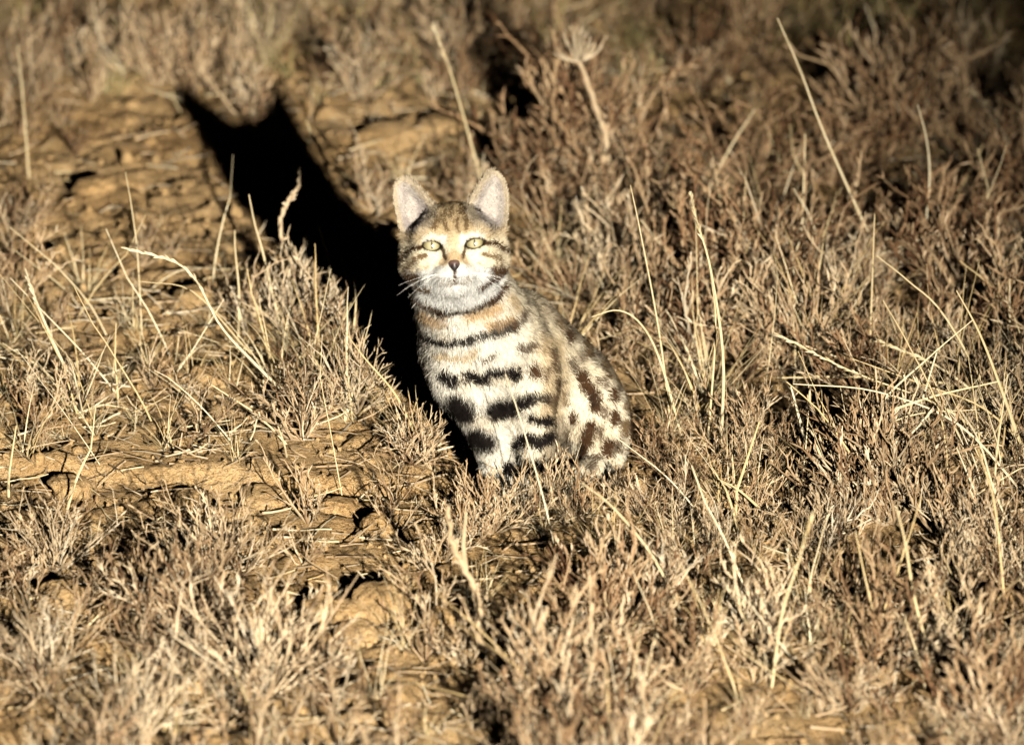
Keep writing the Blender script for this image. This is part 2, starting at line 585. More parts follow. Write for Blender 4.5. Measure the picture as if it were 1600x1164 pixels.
# ---- coat: colours of the fur, marks given along the body (photograph pixels of the visible side)
WHITE = (0.42, 0.41, 0.39); CREAM = (0.455, 0.398, 0.29); SAND = (0.34, 0.265, 0.165); OCHRE = (0.25, 0.15, 0.062)
TAN = (0.27, 0.195, 0.105); GREY = (0.16, 0.125, 0.085); BROWN = (0.034, 0.017, 0.008); BLACK = (0.006, 0.0045, 0.0035)
DKTAN = (0.095, 0.062, 0.032)
MARKS = [  # polyline, half width, colour, strength
    # soft tints first
    ([(858, 540), (866, 600), (858, 640)], 16, TAN, .75),
    ([(850, 478), (884, 508), (935, 556), (975, 610), (996, 660)], 8, GREY, .8),
    ([(872, 665), (866, 700), (850, 730)], 14, GREY, .8),
    ([(838, 470), (850, 520)], 6, GREY, .6),
    ([(659, 486), (676, 497), (690, 500)], 8, OCHRE, .8), ([(734, 491), (752, 487), (774, 476)], 8, OCHRE, .8),
    ([(760, 506), (798, 495)], 7, OCHRE, .8), ([(795, 462), (806, 480)], 6, TAN, .8),
    # collars
    ([(645, 452), (664, 470), (690, 484)], 6, BROWN, 1), ([(745, 472), (768, 462), (784, 446)], 7, BROWN, 1),
    ([(664, 474), (698, 489), (735, 480)], 4, BROWN, .8),
    ([(658, 520), (676, 527), (698, 531), (726, 528)], 6, BLACK, 1), ([(726, 528), (752, 520), (778, 514), (800, 508)], 6.5, BLACK, .95),
    ([(800, 506), (812, 497), (818, 484)], 5.5, BROWN, .9), ([(772, 504), (800, 497)], 5, BROWN, .7),
    ([(682, 550), (704, 556), (735, 554)], 4, TAN, .9), ([(692, 545), (699, 549)], 3, DKTAN, .8), ([(733, 546), (746, 543)], 4, TAN, .8),
    ([(751, 557), (772, 553)], 4, BROWN, .9), ([(812, 540), (829, 536)], 7, BROWN, .9), ([(842, 520), (848, 545)], 5, DKTAN, .6),
    # rows of spots on the chest
    ([(694, 582), (706, 590)], 11.2, BLACK, 1), ([(730, 582), (744, 586), (757, 588)], 10.1, BLACK, 1), ([(764, 576), (780, 579)], 7.8, BLACK, 1),
    ([(796, 578), (806, 579)], 10.1, BLACK, 1), ([(832, 570), (835, 580)], 9.0, BROWN, 1), ([(852, 570), (850, 590)], 5.0, BROWN, .9),
    ([(712, 630), (725, 640)], 15.7, BLACK, 1), ([(771, 638), (796, 634)], 14.6, BLACK, 1), ([(806, 628), (822, 620)], 10.1, BLACK, 1),
    ([(832, 618), (852, 616)], 7.8, BLACK, .95), ([(828, 648), (842, 654), (857, 656)], 9.0, BLACK, 1),
    ([(742, 680), (758, 690)], 13.4, BLACK, 1), ([(802, 694), (820, 684)], 10.1, BLACK, 1), ([(820, 682), (842, 690), (860, 680)], 10.1, BLACK, 1),
    ([(792, 730), (812, 735)], 11.2, BLACK, 1), ([(828, 730), (852, 734)], 12.3, BLACK, 1), ([(766, 742), (782, 752)], 10.1, BLACK, .9),
    ([(856, 620), (862, 640)], 4.5, BROWN, .7),
    # flank and thigh
    ([(884, 518), (887, 526)], 8, BROWN, 1), ([(858, 545), (866, 575)], 5.5, BROWN, .9), ([(870, 590), (864, 625)], 5.5, BROWN, .9),
    ([(905, 584), (914, 598), (926, 612), (931, 634)], 10.5, BROWN, 1), ([(926, 614), (930, 630)], 5, BLACK, .7),
    ([(922, 662), (915, 684), (909, 706)], 10, BROWN, 1), ([(909, 694), (907, 706)], 6, BLACK, .8),
    ([(896, 644), (898, 654)], 7, BROWN, 1), ([(912, 536), (916, 554)], 6.5, DKTAN, 1), ([(938, 566), (946, 584)], 6.5, DKTAN, 1),
    ([(956, 610), (958, 620)], 8, BROWN, 1), ([(961, 644), (960, 656)], 8, BROWN, 1), ([(975, 660), (976, 675)], 8, DKTAN, 1),
    ([(950, 690), (948, 706)], 10, BROWN, 1), ([(975, 628), (980, 640)], 5, DKTAN, .9), ([(882, 700), (878, 722)], 5, DKTAN, .8),
    ([(930, 712), (922, 730)], 7, BROWN, .9), ([(888, 560), (894, 574)], 6, BROWN, .9), ([(880, 610), (884, 630)], 5, DKTAN, .9),
    ([(934, 590), (942, 600)], 5, BROWN, .9), ([(946, 636), (944, 650)], 5.5, BROWN, .9), ([(938, 668), (936, 682)], 5.5, BROWN, .9), ([(886, 672), (890, 690)], 5, BROWN, .8),
    ([(902, 550), (906, 562)], 5, BROWN, .8), ([(868, 500), (874, 512)], 5, DKTAN, .9), ([(966, 684), (964, 700)], 6, BROWN, .9), ([(986, 650), (988, 664)], 5, BROWN, .8), ([(960, 586), (966, 596)], 5, DKTAN, .9),
]
HMARKS = [  # on the head: (right, up) in pixels of its own frame
    ([(0, 50), (0, 66)], 26, TAN, .5),
    # eye surrounds
    ([(-18, 18), (-32, 23), (-46, 18)], 3.5, WHITE, .6), ([(18, 18), (32, 23), (46, 18)], 3.5, WHITE, .6),
    ([(-15, 12), (-13, 20)], 4.5, WHITE, .8), ([(15, 12), (13, 20)], 4.5, WHITE, .8),
    ([(-24, -6), (-40, -6)], 7, CREAM, .8), ([(24, -6), (40, -6)], 7, CREAM, .8),
    # bridge
    ([(0, -7), (0, -15)], 9, OCHRE, .7), ([(-12, -12), (-18, -18)], 6, OCHRE, .6), ([(12, -12), (18, -18)], 6, OCHRE, .6),
    ([(0, 8), (0, 24)], 7, SAND, .8),
    # tear lines
    ([(-18, 5), (-16, -4), (-14, -12)], 3, BROWN, .95), ([(18, 5), (16, -4), (14, -12)], 3, BROWN, .95),
    # forehead streaks
    ([(-8, 32), (-12, 46), (-9, 58)], 3.1, DKTAN, 1), ([(9, 30), (8, 44), (12, 58)], 3.1, DKTAN, 1),
    ([(21, 32), (23, 48), (16, 60)], 3.8, DKTAN, 1), ([(-27, 36), (-31, 46)], 5.4, DKTAN, 1), ([(-20, 44), (-26, 56)], 3.1, DKTAN, 1),
    ([(0, 50), (1, 68)], 3.1, DKTAN, 1), ([(33, 36), (30, 48)], 3.6, DKTAN, 1), ([(-52, 34), (-60, 28)], 3.6, DKTAN, 1),
    ([(48, 34), (58, 26)], 4.2, DKTAN, 1), ([(-14, 64), (-16, 70)], 2.9, DKTAN, 1), ([(16, 66), (18, 72)], 2.9, DKTAN, 1),
    # cheek stripes
    ([(-47, 10), (-62, 2), (-74, -6), (-82, -16)], 3.8, BROWN, 1), ([(47, 10), (62, 6), (74, -2), (84, -8)], 3.8, BROWN, 1),
    ([(-44, -6), (-56, -10), (-64, -16)], 3.6, DKTAN, 1), ([(44, -8), (54, -12)], 3.6, DKTAN, 1), ([(56, -12), (68, -18)], 3.6, DKTAN, 1),
    ([(-58, -14), (-74, -28)], 3.6, DKTAN, 1),
    ([(-60, -36), (-76, -40)], 7.5, BROWN, 1), ([(60, -32), (76, -34)], 7.5, BROWN, 1),
    ([(-40, -52), (-56, -52), (-68, -56)], 4.5, DKTAN, 1), ([(36, -54), (50, -46), (64, -42)], 3.8, BROWN, 1),
    ([(-38, -22), (-46, -26)], 2, TAN, .7), ([(38, -22), (46, -26)], 2, TAN, .7),
    # lips
    ([(0, -30), (0, -43)], 2.6, BROWN, 1), ([(0, -43), (-10, -45), (-20, -43)], 1.8, DKTAN, .7), ([(0, -43), (10, -45), (20, -42)], 1.8, DKTAN, .7),
    ([(-16, -62), (0, -67), (16, -62)], 1.8, GREY, .5),
    ([(-34, 64), (-26, 70)], 3, TAN, .6),
]


def poly_dist(X, Y, pts):
    d = np.full(X.shape, 1e9)
    for (ax, ay), (bx, by) in zip(pts[:-1], pts[1:]):
        ex, ey = bx - ax, by - ay
        t = np.clip(((X - ax) * ex + (Y - ay) * ey) / (ex * ex + ey * ey + 1e-9), 0, 1)
        d = np.minimum(d, np.hypot(X - ax - t * ex, Y - ay - t * ey))
    return d


def mix(c, col, m):
    return c * (1 - m[:, None]) + np.asarray(col) * m[:, None]


def head_local(P):
    q = (P - head_c) @ HA.T / PXM
    return q[:, 0], q[:, 1], q[:, 2]


def coat(P, N, rng, soft=3.0, jit=2.0):
    n = len(P)
    face = N @ hF
    U, Vv = project(P)
    w1 = vnoise3(P * 150) - .5 + .55 * (vnoise3(P * 430) - .5); w2 = vnoise3(P * 150 + 31) - .5 + .55 * (vnoise3(P * 430 + 9) - .5)
    U = U + 6 * w1 + rng.normal(size=n) * jit; Vv = Vv + 6 * w2 + rng.normal(size=n) * jit
    # body base: pale underside and chest, sandy flank, greyer along the back
    c = np.tile(np.asarray(CREAM), (n, 1))
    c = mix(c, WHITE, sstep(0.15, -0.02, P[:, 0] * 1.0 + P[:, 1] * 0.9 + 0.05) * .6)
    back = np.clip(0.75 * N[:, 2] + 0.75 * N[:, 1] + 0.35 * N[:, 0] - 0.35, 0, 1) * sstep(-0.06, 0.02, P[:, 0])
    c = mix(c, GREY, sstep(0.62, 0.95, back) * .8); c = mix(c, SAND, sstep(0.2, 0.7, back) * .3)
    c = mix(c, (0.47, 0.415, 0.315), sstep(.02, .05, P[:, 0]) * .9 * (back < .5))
    c = mix(c, SAND, .40 * sstep(.5, .8, vnoise3(P * 45)))
    # spots all over the hidden side
    cell = np.floor(P / 0.026)
    hsh = np.abs(np.sin(cell @ np.array([12.99, 78.23, 37.7])) * 43758.5) % 1
    ctr = (cell + .5 + .3 * np.stack([np.sin(hsh * 61), np.cos(hsh * 47), np.sin(hsh * 91)], 1)) * 0.026
    dsp = np.linalg.norm((P - ctr) * np.array([1, 1, .7]), axis=1)
    c = mix(c, BROWN, sstep(.0095, .007, dsp) * (face < -0.05) * .9)
    vis = sstep(-0.12, 0.08, face)
    for pts, hw, col, s in MARKS:
        d = poly_dist(U, Vv, pts)
        c = mix(c, col, sstep(hw + soft * (1 if hw < 12 else 4), hw - soft, d) * s * vis)
    # tail rings and dark soles
    tl = (P[:, 0] > 0.115) & (P[:, 2] < 0.07)
    c = mix(c, DKTAN, tl * .8); c = mix(c, BROWN, tl * (np.sin(P[:, 0] * 330) > .2) * .9)
    c = mix(c, BLACK, sstep(0.010, 0.004, P[:, 2]))
    # head
    a, b, f = head_local(P)
    a = a + 2.5 * w1 + rng.normal(size=n) * jit * .3; b = b + 2.5 * w2 + rng.normal(size=n) * jit * .3
    hm = sstep(1.10, 0.98, np.sqrt((a / 98) ** 2 + ((b - 18) / 112) ** 2)) * (f > -62) * sstep(-4, 3, b + 84 - 0.0068 * a * a)
    hm = np.where(b > 30, (np.abs(a) < 100) * (f > -75), hm)
    hc = np.tile(np.asarray(CREAM), (n, 1))
    hc = mix(hc, TAN, sstep(4, 22, b - 0.02 * np.abs(a)) * .85)
    hc = mix(hc, SAND, sstep(-60, -20, b) * sstep(30, 70, np.abs(a)) * .35 * (b < 10))
    hc = mix(hc, np.asarray(WHITE) * .84, sstep(-16, -26, b + 0.12 * np.abs(a)))
    hc = mix(hc, TAN, sstep(10, -30, f) * (b > 0) * .6)
    for pts, hw, col, s in HMARKS:
        d = poly_dist(a, b, pts)
        so = 1.1 if hw < 7 else 4
        hc = mix(hc, col, sstep(hw + so, hw - so, d) * s * (f > -30))
    # eye rims
    for s in (-1, 1):
        tl_ = R(9 * s)
        ea = (a - 33 * s) * math.cos(tl_) + (b - 9.5) * math.sin(tl_); eb = -(a - 33 * s) * math.sin(tl_) + (b - 9.5) * math.cos(tl_)
        rr = np.sqrt((ea / 14.5) ** 2 + ((eb + .8) / 7.4) ** 2)
        hc = mix(hc, BLACK, sstep(1.26, 1.12, rr) * (f > 10) * .95)
    # ears: pale inside, sandy rim, grey-brown behind
    for e in EARS:
        sd = poly_sdf(a, b, e)
        em = (sd < 5) & (b > 10)
        inner = sstep(-5, -12, sd) * (N @ hF > -.1) * sstep(14, 30, b)
        ec = np.tile(np.asarray((0.27, 0.22, 0.155)), (n, 1))
        ec = mix(ec, (0.265, 0.235, 0.21), inner)
        ec = mix(ec, (0.15, 0.125, 0.12), inner * sstep(.55, .75, vnoise3(np.stack([a * .10, b * .03, f * 0], 1) + 7)) * .6)  # darker streaks paint in the shading of the ear's creases
        ec = mix(ec, TAN, (N @ hF < -.1) * .9)
        ec = mix(ec, TAN, sstep(38, 20, b) * .4)
        wgt = em * sstep(14, 32, b)
        hc = hc * (1 - wgt[:, None]) + ec * wgt[:, None]
    c = c * (1 - hm[:, None]) + hc * hm[:, None]
    # agouti ticking
    c = c * (1 + .16 * rng.normal(size=n)[:, None] * (c.mean(1) > .1)[:, None])
    return np.clip(c, .004, .9)


def colour_attr(me, name, C):
    a = me.attributes.new(name, 'FLOAT_COLOR', 'POINT')
    a.data.foreach_set('color', np.concatenate([C, np.ones((len(C), 1))], 1).astype(np.float32).ravel())


def fur_material(name, dark=1.0):
    m, nt, b = mat(name)
    a = nt.nodes.new('ShaderNodeAttribute'); a.attribute_name = 'coat'
    nt.links.new(a.outputs['Color'], b.inputs['Base Color'])
    b.inputs['Roughness'].default_value = 0.75
    b.inputs['Specular IOR Level'].default_value = 0.03
    return m


cat_loc = at(805, 770, 0.02); cat_loc[2] = 0.004
cat = bpy.data.objects.new('wild_cat', None); COL.objects.link(cat)
cat.location = cat_loc
tag(cat, 'small spotted wild cat sitting upright in the dry shrubs facing the viewer', 'cat')
rngf = np.random.RandomState(11)
body_me = mesh_from('cat_body', CV - cat_loc, CQ, fur_material('coat_under_fur'), smooth=True)
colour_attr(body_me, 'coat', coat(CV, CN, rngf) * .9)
body = obj('body', body_me, cat)

# ---- fur: short tapered hairs lying along the body
NF = 190000
tri = np.concatenate([CQ[:, [0, 1, 2]], CQ[:, [0, 2, 3]]])
e1 = CV[tri[:, 1]] - CV[tri[:, 0]]; e2 = CV[tri[:, 2]] - CV[tri[:, 0]]
ar = np.linalg.norm(np.cross(e1, e2), axis=1)
tc_ = CV[tri].mean(1); tn = CN[tri].mean(1)
ar = ar * np.where(tn @ hF > -.35, 1.0, .45)
ha_, hb_, hf_ = head_local(tc_)
ar = ar * np.where((np.abs(ha_) < 100) & (hb_ > -75) & (hf_ > -40), 2.0, 1.0)
cs = np.cumsum(ar); cs /= cs[-1]
ti = np.searchsorted(cs, rngf.rand(NF))
r1 = np.sqrt(rngf.rand(NF)); r2 = rngf.rand(NF)
bw = np.stack([1 - r1, r1 * (1 - r2), r1 * r2], 1)
FP = (CV[tri[ti]] * bw[..., None]).sum(1); FN = (CN[tri[ti]] * bw[..., None]).sum(1); FN /= np.linalg.norm(FN, axis=1, keepdims=True)
a, b, f = head_local(FP)
in_head = (b > -62) & (np.abs(a) < 100) & (f > -70)
ear = np.minimum(poly_sdf(a, b, EARS[0]), poly_sdf(a, b, EARS[1]))
in_ear = (ear < 4) & (b > 28) & (np.abs(a) > 40 - .3 * (b - 28))
comb = np.tile(np.array([0.22, 0.25, -1.0]), (NF, 1))
nose_p = H(0, -16, 62)
comb = np.where(in_head[:, None], unit(np.array([1, 1, 1])) * 0 + (FP - nose_p) / 0.06, comb)
ruff = (b < -40) & (b > -85) & (np.abs(a) < 90) & (f > -40)
comb = np.where(ruff[:, None], np.stack([a * 0.008, 0 * a, -1 + 0 * a], 1), comb)
for s in (-1, 1):
    m_ = in_ear & (np.sign(a) == s)
    comb = np.where(m_[:, None], hU * .9 + hR * s * .5, comb)
comb = comb + rngf.normal(size=(NF, 3)) * .42
tang = comb - (comb * FN).sum(1, keepdims=True) * FN
tang /= np.linalg.norm(tang, axis=1, keepdims=True) + 1e-9
L = np.full(NF, 13.0)
facer = np.hypot(a / 1.0, (b + 8))
L = np.where(in_head, 3.2 + 9 * sstep(34, 80, facer), L)
L = np.where(ruff, 14, L)
L = np.where(in_ear, 4.0, L)
L = np.where(FP[:, 2] < 0.09, np.minimum(L, 9), L)
keep = np.ones(NF, bool)
for s in (-1, 1):
    rr = np.sqrt(((a - 33 * s) / 14.5) ** 2 + ((b - 8.7) / 7.4) ** 2)
    keep &= ~((rr < 1.08) & (f > 10))
    L = np.where((rr < 1.8) & (f > 10), 2.2, L)
keep &= ~((np.abs(a) < 11) & (b > -34) & (b < -15) & (f > 45))
med = in_ear & (np.abs(a) < 66) & (ear > -16)
L = np.where(med, 10, L)
guard = (rngf.rand(NF) < .035) & ~in_head & ~in_ear
L = L * (0.65 + 0.6 * rngf.rand(NF)) * PXM * np.where(guard, 1.4, 1.0)
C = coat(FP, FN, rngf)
FP, FN, tang, L, C, guard = FP[keep], FN[keep], tang[keep], L[keep], C[keep], guard[keep]
n = len(FP)
lift = np.where(L > 6 * PXM, .55, .30) * (0.6 + .8 * rngf.rand(n)) * np.where(guard, 1.3, 1.0)
d0 = tang * np.cos(lift)[:, None] + FN * np.sin(lift)[:, None]
d1 = tang * np.cos(lift * .3)[:, None] + FN * np.sin(lift * .3)[:, None]
sd = np.cross(d0, FN); sd /= np.linalg.norm(sd, axis=1, keepdims=True)
hw = (0.00022 + .00022 * rngf.rand(n))[:, None]
p0 = FP - FN * .0004; p1 = p0 + d0 * L[:, None] * .5; p2 = p1 + d1 * L[:, None] * .5
fv = np.stack([p0 - sd * hw, p0 + sd * hw, p1 + sd * hw * .85, p1 - sd * hw * .85, p2], 1)
i0 = np.arange(n)[:, None] * 5
quads = i0 + np.array([[0, 1, 2, 3]]); tris = i0 + np.array([[3, 2, 4]])
nq = np.cross(fv[:, 1] - fv[:, 0], fv[:, 3] - fv[:, 0])
flip = ((nq * FN).sum(1) < 0)[:, None]
quads = np.where(flip, quads[:, ::-1], quads); tris = np.where(flip, tris[:, ::-1], tris)
fur_me = mesh_from('cat_fur', fv.reshape(-1, 3) - cat_loc, [quads, tris], fur_material('fur'), smooth=True)
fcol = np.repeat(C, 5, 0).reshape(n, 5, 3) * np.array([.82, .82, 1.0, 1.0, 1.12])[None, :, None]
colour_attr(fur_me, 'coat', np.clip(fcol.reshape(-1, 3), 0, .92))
tf = np.stack([vnoise3(FP * 260 + k * 17.7) - .5 for k in range(3)], 1)
jn = FN + rngf.normal(size=FN.shape) * .16 + tang * .08 + tf * np.where(L > 6 * PXM, .55, .3)[:, None]
jn /= np.linalg.norm(jn, axis=1, keepdims=True)
fur_me.normals_split_custom_set_from_vertices(np.repeat(jn, 5, 0).astype(np.float32))
fur = obj('fur', fur_me, body)
tag(fur, kind='stuff')

# ---- eyes, nose, whiskers
m_eye, nt, bs = mat('eye_iris')
tcn = nt.nodes.new('ShaderNodeTexCoord')
gr = nt.nodes.new('ShaderNodeVectorMath'); gr.operation = 'LENGTH'
sx = nt.nodes.new('ShaderNodeVectorMath'); sx.operation = 'MULTIPLY'; sx.inputs[1].default_value = (1, 1, 0)
nt.links.new(tcn.outputs['Object'], sx.inputs[0]); nt.links.new(sx.outputs[0], gr.inputs[0])
mm = nt.nodes.new('ShaderNodeMath'); mm.operation = 'MULTIPLY'; mm.inputs[1].default_value = 1 / 0.0095
nt.links.new(gr.outputs['Value'], mm.inputs[0])
nz_ = nt.nodes.new('ShaderNodeTexNoise'); nz_.inputs['Scale'].default_value = 700
nt.links.new(tcn.outputs['Object'], nz_.inputs['Vector'])
ad = nt.nodes.new('ShaderNodeMath'); ad.operation = 'MULTIPLY_ADD'; ad.inputs[1].default_value = .25
nt.links.new(nz_.outputs[0], ad.inputs[0]); nt.links.new(mm.outputs[0], ad.inputs[2])
rp = ramp(nt, [(0.15, (0.285, 0.26, 0.16)), (0.5, (0.27, 0.24, 0.145)), (0.85, (0.17, 0.14, 0.065)), (1.0, (0.05, 0.04, 0.018))])
nt.links.new(ad.outputs[0], rp.inputs[0]); nt.links.new(rp.outputs[0], bs.inputs['Base Color'])
bs.inputs['Roughness'].default_value = .25
bs.inputs['Coat Weight'].default_value = 1.0; bs.inputs['Coat Roughness'].default_value = .06
m_pup, nt, bs = mat('pupil'); bs.inputs['Base Color'].default_value = (0.035, 0.03, 0.015, 1); bs.inputs['Roughness'].default_value = .3


def uv_sphere(r, sx=1, sy=1, sz=1, nu=28, nv=16):
    V = [(0, 0, r * sz)]
    for j in range(1, nv):
        th = math.pi * j / nv
        for i in range(nu):
            ph = 2 * math.pi * i / nu
            V.append((r * sx * math.sin(th) * math.cos(ph), r * sy * math.sin(th) * math.sin(ph), r * sz * math.cos(th)))
    V.append((0, 0, -r * sz))
    Q = []; T = []
    for i in range(nu):
        T.append((0, 1 + i, 1 + (i + 1) % nu))
        T.append((len(V) - 1, 1 + (nv - 2) * nu + (i + 1) % nu, 1 + (nv - 2) * nu + i))
        for j in range(nv - 2):
            p = 1 + j * nu
            Q.append((p + i, p + nu + i, p + nu + (i + 1) % nu, p + (i + 1) % nu))
    return np.array(V), [np.array(Q), np.array(T)]


HM = Matrix((hR, hU, hF)).transposed()
ev, ef = uv_sphere(17.0 * PXM)
eye_me = mesh_from('eye', ev, ef, m_eye, smooth=True)
pv, pf = uv_sphere(1.0, 1.7 * PXM, 5.6 * PXM, 1.2 * PXM, 16, 10)
pup_me = mesh_from('pupil', pv, pf, m_pup, smooth=True)
for e in EYE:
    o = obj('eye', eye_me, cat)
    o.matrix_local = Matrix.Translation(Vector(e - hF * 18.0 * PXM - cat_loc)) @ HM.to_4x4()
    p = obj('pupil', pup_me, o); p.location = (0, 0, 16.3 * PXM)

m_nose, nt, bs = mat('nose_leather')
g_ = nt.nodes.new('ShaderNodeTexCoord'); sp = nt.nodes.new('ShaderNodeSeparateXYZ'); nt.links.new(g_.outputs['Object'], sp.inputs[0])
mr = nt.nodes.new('ShaderNodeMapRange'); mr.inputs[1].default_value = -6 * PXM; mr.inputs[2].default_value = 7 * PXM
nt.links.new(sp.outputs[1], mr.inputs[0])
rp = ramp(nt, [(0.15, (0.012, 0.008, 0.008)), (0.45, (0.032, 0.018, 0.016)), (0.8, (0.085, 0.047, 0.036))])
nt.links.new(mr.outputs[0], rp.inputs[0]); nt.links.new(rp.outputs[0], bs.inputs['Base Color']); bs.inputs['Roughness'].default_value = .45
nv_, nf_ = uv_sphere(1.0, 1, 1, 1, 24, 14)
nv_ = nv_.copy(); t = (nv_[:, 1] + 1) / 2
nv_[:, 0] *= (3.0 + 9.0 * t ** .8); nv_[:, 1] = (nv_[:, 1]) * 9.5 - 2; nv_[:, 2] *= 5 + 3 * t
for s in (-1, 1):   # nostrils
    dd = np.hypot(nv_[:, 0] - 5 * s, nv_[:, 1] + 1); nv_[:, 2] -= 2.5 * np.exp(-(dd / 2.2) ** 2)
nose = obj('nose', mesh_from('nose', nv_ * PXM, nf_, m_nose, smooth=True), cat)
nose.matrix_local = Matrix.Translation(Vector(H(0, -22, 68) - cat_loc)) @ HM.to_4x4()

m_wh, nt, bs = mat('whisker'); bs.inputs['Base Color'].default_value = (.75, .72, .66, 1); bs.inputs['Roughness'].default_value = .4
rw = np.random.RandomState(5)
for s in (-1, 1):
    for i in range(4):
        p0 = H(s * (17 + 4 * (i % 3)), -33 - 3.2 * (i // 2), 60 - 3 * (i % 3)) - cat_loc
        ln = 62 + 22 * rw.rand()
        d = hR * s * .86 + hU * (-.30 + .11 * (i % 4)) + hF * (.30)
        P = [p0 + (d * tt * ln + hU * -16 * tt * tt + hF * -26 * tt * tt) * PXM for tt in np.linspace(0, 1, 7)]
        ac = Acc(); ac.tube(P, np.linspace(.00013, .00004, 7), 4)
        obj('whisker', ac.mesh('whisker', m_wh), cat)


# ------------------------------------------------------------------ dry shrubs
def shrub_branch(rng, d, Ln, r0, stub=1.0, nsec=6, wig=.16, upw=.25, thin=1.0):
    ac = Acc()
    base_t = np.clip(rng.normal(.5, .16), .1, .9)

    def twig(p, d, Ln, r, lvl, t0):
        n = 6 if lvl == 0 else 4
        P = [np.array(p, float)]; dd = unit(d)
        for i in range(n - 1):
            dd = unit(dd + rng.normal(size=3) * wig + np.array([0, 0, upw * .3]))
            P.append(P[-1] + dd * Ln / (n - 1))
        P = np.array(P)
        ac.tube(P, np.linspace(r, r * .45, n), 4 if lvl == 0 else 3, np.clip(t0 + rng.normal(0, .08), 0, 1))
        if lvl < 1:
            for k in range(nsec):
                t = .25 + .75 * (k + rng.rand()) / nsec
                f = t * (n - 1); i = min(int(f), n - 2)
                q = P[i] + (P[i + 1] - P[i]) * (f - i)
                dv = perp_dev(rng, P[i + 1] - P[i], R(rng.uniform(22, 55))); dv = unit(dv + np.array([0, 0, upw]))
                twig(q, dv, Ln * rng.uniform(.22, .48), r * .6, 1, t0)
        ns = int(stub * (4 if lvl == 0 else 6))
        for k in range(ns):
            t = rng.uniform(.2, 1.0); f = t * (n - 1); i = min(int(f), n - 2)
            q = P[i] + (P[i + 1] - P[i]) * (f - i)
            dv = perp_dev(rng, P[i + 1] - P[i], R(rng.uniform(15, 55)))
            ac.cone(q, unit(dv + np.array([0, 0, .3])), rng.uniform(.005, .017) * thin ** .3, rng.uniform(.0005, .0013) * thin, np.clip(t0 + rng.normal(.06, .14), 0, 1))
    twig(np.zeros(3), d, Ln, r0, 0, base_t)
    return ac


def shrub_variant(seed, kind):
    """list of branch meshes, about 10 cm tall"""
    rng = np.random.RandomState(seed)
    out = []
    nb = {'twiggy': 21, 'rusty': 22, 'spiky': 26, 'pale': 20, 'dense': 46, 'denserust': 46, 'small': 7, 'smallrust': 7}[kind]
    for i in range(nb):
        az = 2 * math.pi * (i + rng.rand() * .8) / nb
        tilt = R(rng.uniform(8, 62)) if kind != 'spiky' else R(rng.uniform(5, 70))
        d = np.array([math.sin(tilt) * math.cos(az), math.sin(tilt) * math.sin(az), math.cos(tilt)])
        if kind == 'spiky':
            ac = shrub_branch(rng, d, rng.uniform(.075, .125), .0016, stub=.45, nsec=4, wig=.07, upw=.10, thin=.8)
        else:
            ac = shrub_branch(rng, d, rng.uniform(.055, .125), .0022, stub=rng.uniform(.5, 1.1), nsec=rng.randint(4, 7), wig=rng.uniform(.12, .30))
        out.append(ac)
    return out


SHRUB = {}
for kind, m_ in (('twiggy', M_TWIG), ('rusty', M_RUST), ('spiky', M_PALE), ('pale', M_PALE), ('dense', M_TWIG), ('denserust', M_RUST)):
    for v in range(3):
        SHRUB[kind, v] = [a_.mesh(f'{kind}_branch', m_) for a_ in shrub_variant(100 + 10 * v + len(kind), kind)]


def make_shrub(name, kind, v, loc, size, rz, label, group):
    e = bpy.data.objects.new(name, None); COL.objects.link(e)
    e.location = loc; e.rotation_euler = (0, 0, rz); e.scale = (size, size, size)
    tag(e, label, 'shrub', group)
    for me in SHRUB[kind, v]:
        o = bpy.data.objects.new('branch', me); COL.objects.link(o); o.parent = e
    return e


# ------------------------------------------------------------------ grass tufts and single stalks
def curve_pts(p0, d, L, droop, n, rng, wig=.03):
    P = [np.array(p0, float)]; d = unit(d); dr = np.array([d[0], d[1], 0]); dr = dr / (np.linalg.norm(dr) + 1e-6)
    for i in range(n - 1):
        d = unit(d + dr * droop / n + np.array([0, 0, -droop * .6 / n]) + rng.normal(size=3) * wig)
        P.append(P[-1] + d * L / (n - 1))
    return np.array(P)


TUFT = {}
for v in range(4):
    rng = np.random.RandomState(300 + v)
    bl = []
    for i in range(16):
        az = rng.uniform(0, 6.283); tilt = R(rng.uniform(8, 58))
        d = [math.sin(tilt) * math.cos(az), math.sin(tilt) * math.sin(az), math.cos(tilt)]
        Ln = rng.uniform(.07, .15)
        P = curve_pts(rng.normal(size=3) * [.006, .006, 0], d, Ln, rng.uniform(.1, 1.0), 9, rng)
        ac = Acc(); ac.blade(P, np.linspace(.0013, .00025, 9) * rng.uniform(.6, 1.1), np.clip(rng.normal(.6, .2), 0, 1))
        bl.append(ac)
    TUFT[v] = bl
TUFT_ME = {(v, k): [a_.mesh('grass_blade', m_) for a_ in TUFT[v]] for v in TUFT for k, m_ in (('straw', M_STRAW), ('olive', M_OLIVE))}


def make_tuft(kind, v, loc, size, rz, label, group):
    e = bpy.data.objects.new('grass_tuft', None); COL.objects.link(e)
    e.location = loc; e.rotation_euler = (0, 0, rz); e.scale = (size,) * 3
    tag(e, label, 'grass tuft', group)
    for me in TUFT_ME[v, kind]:
        o = bpy.data.objects.new('blade', me); COL.objects.link(o); o.parent = e


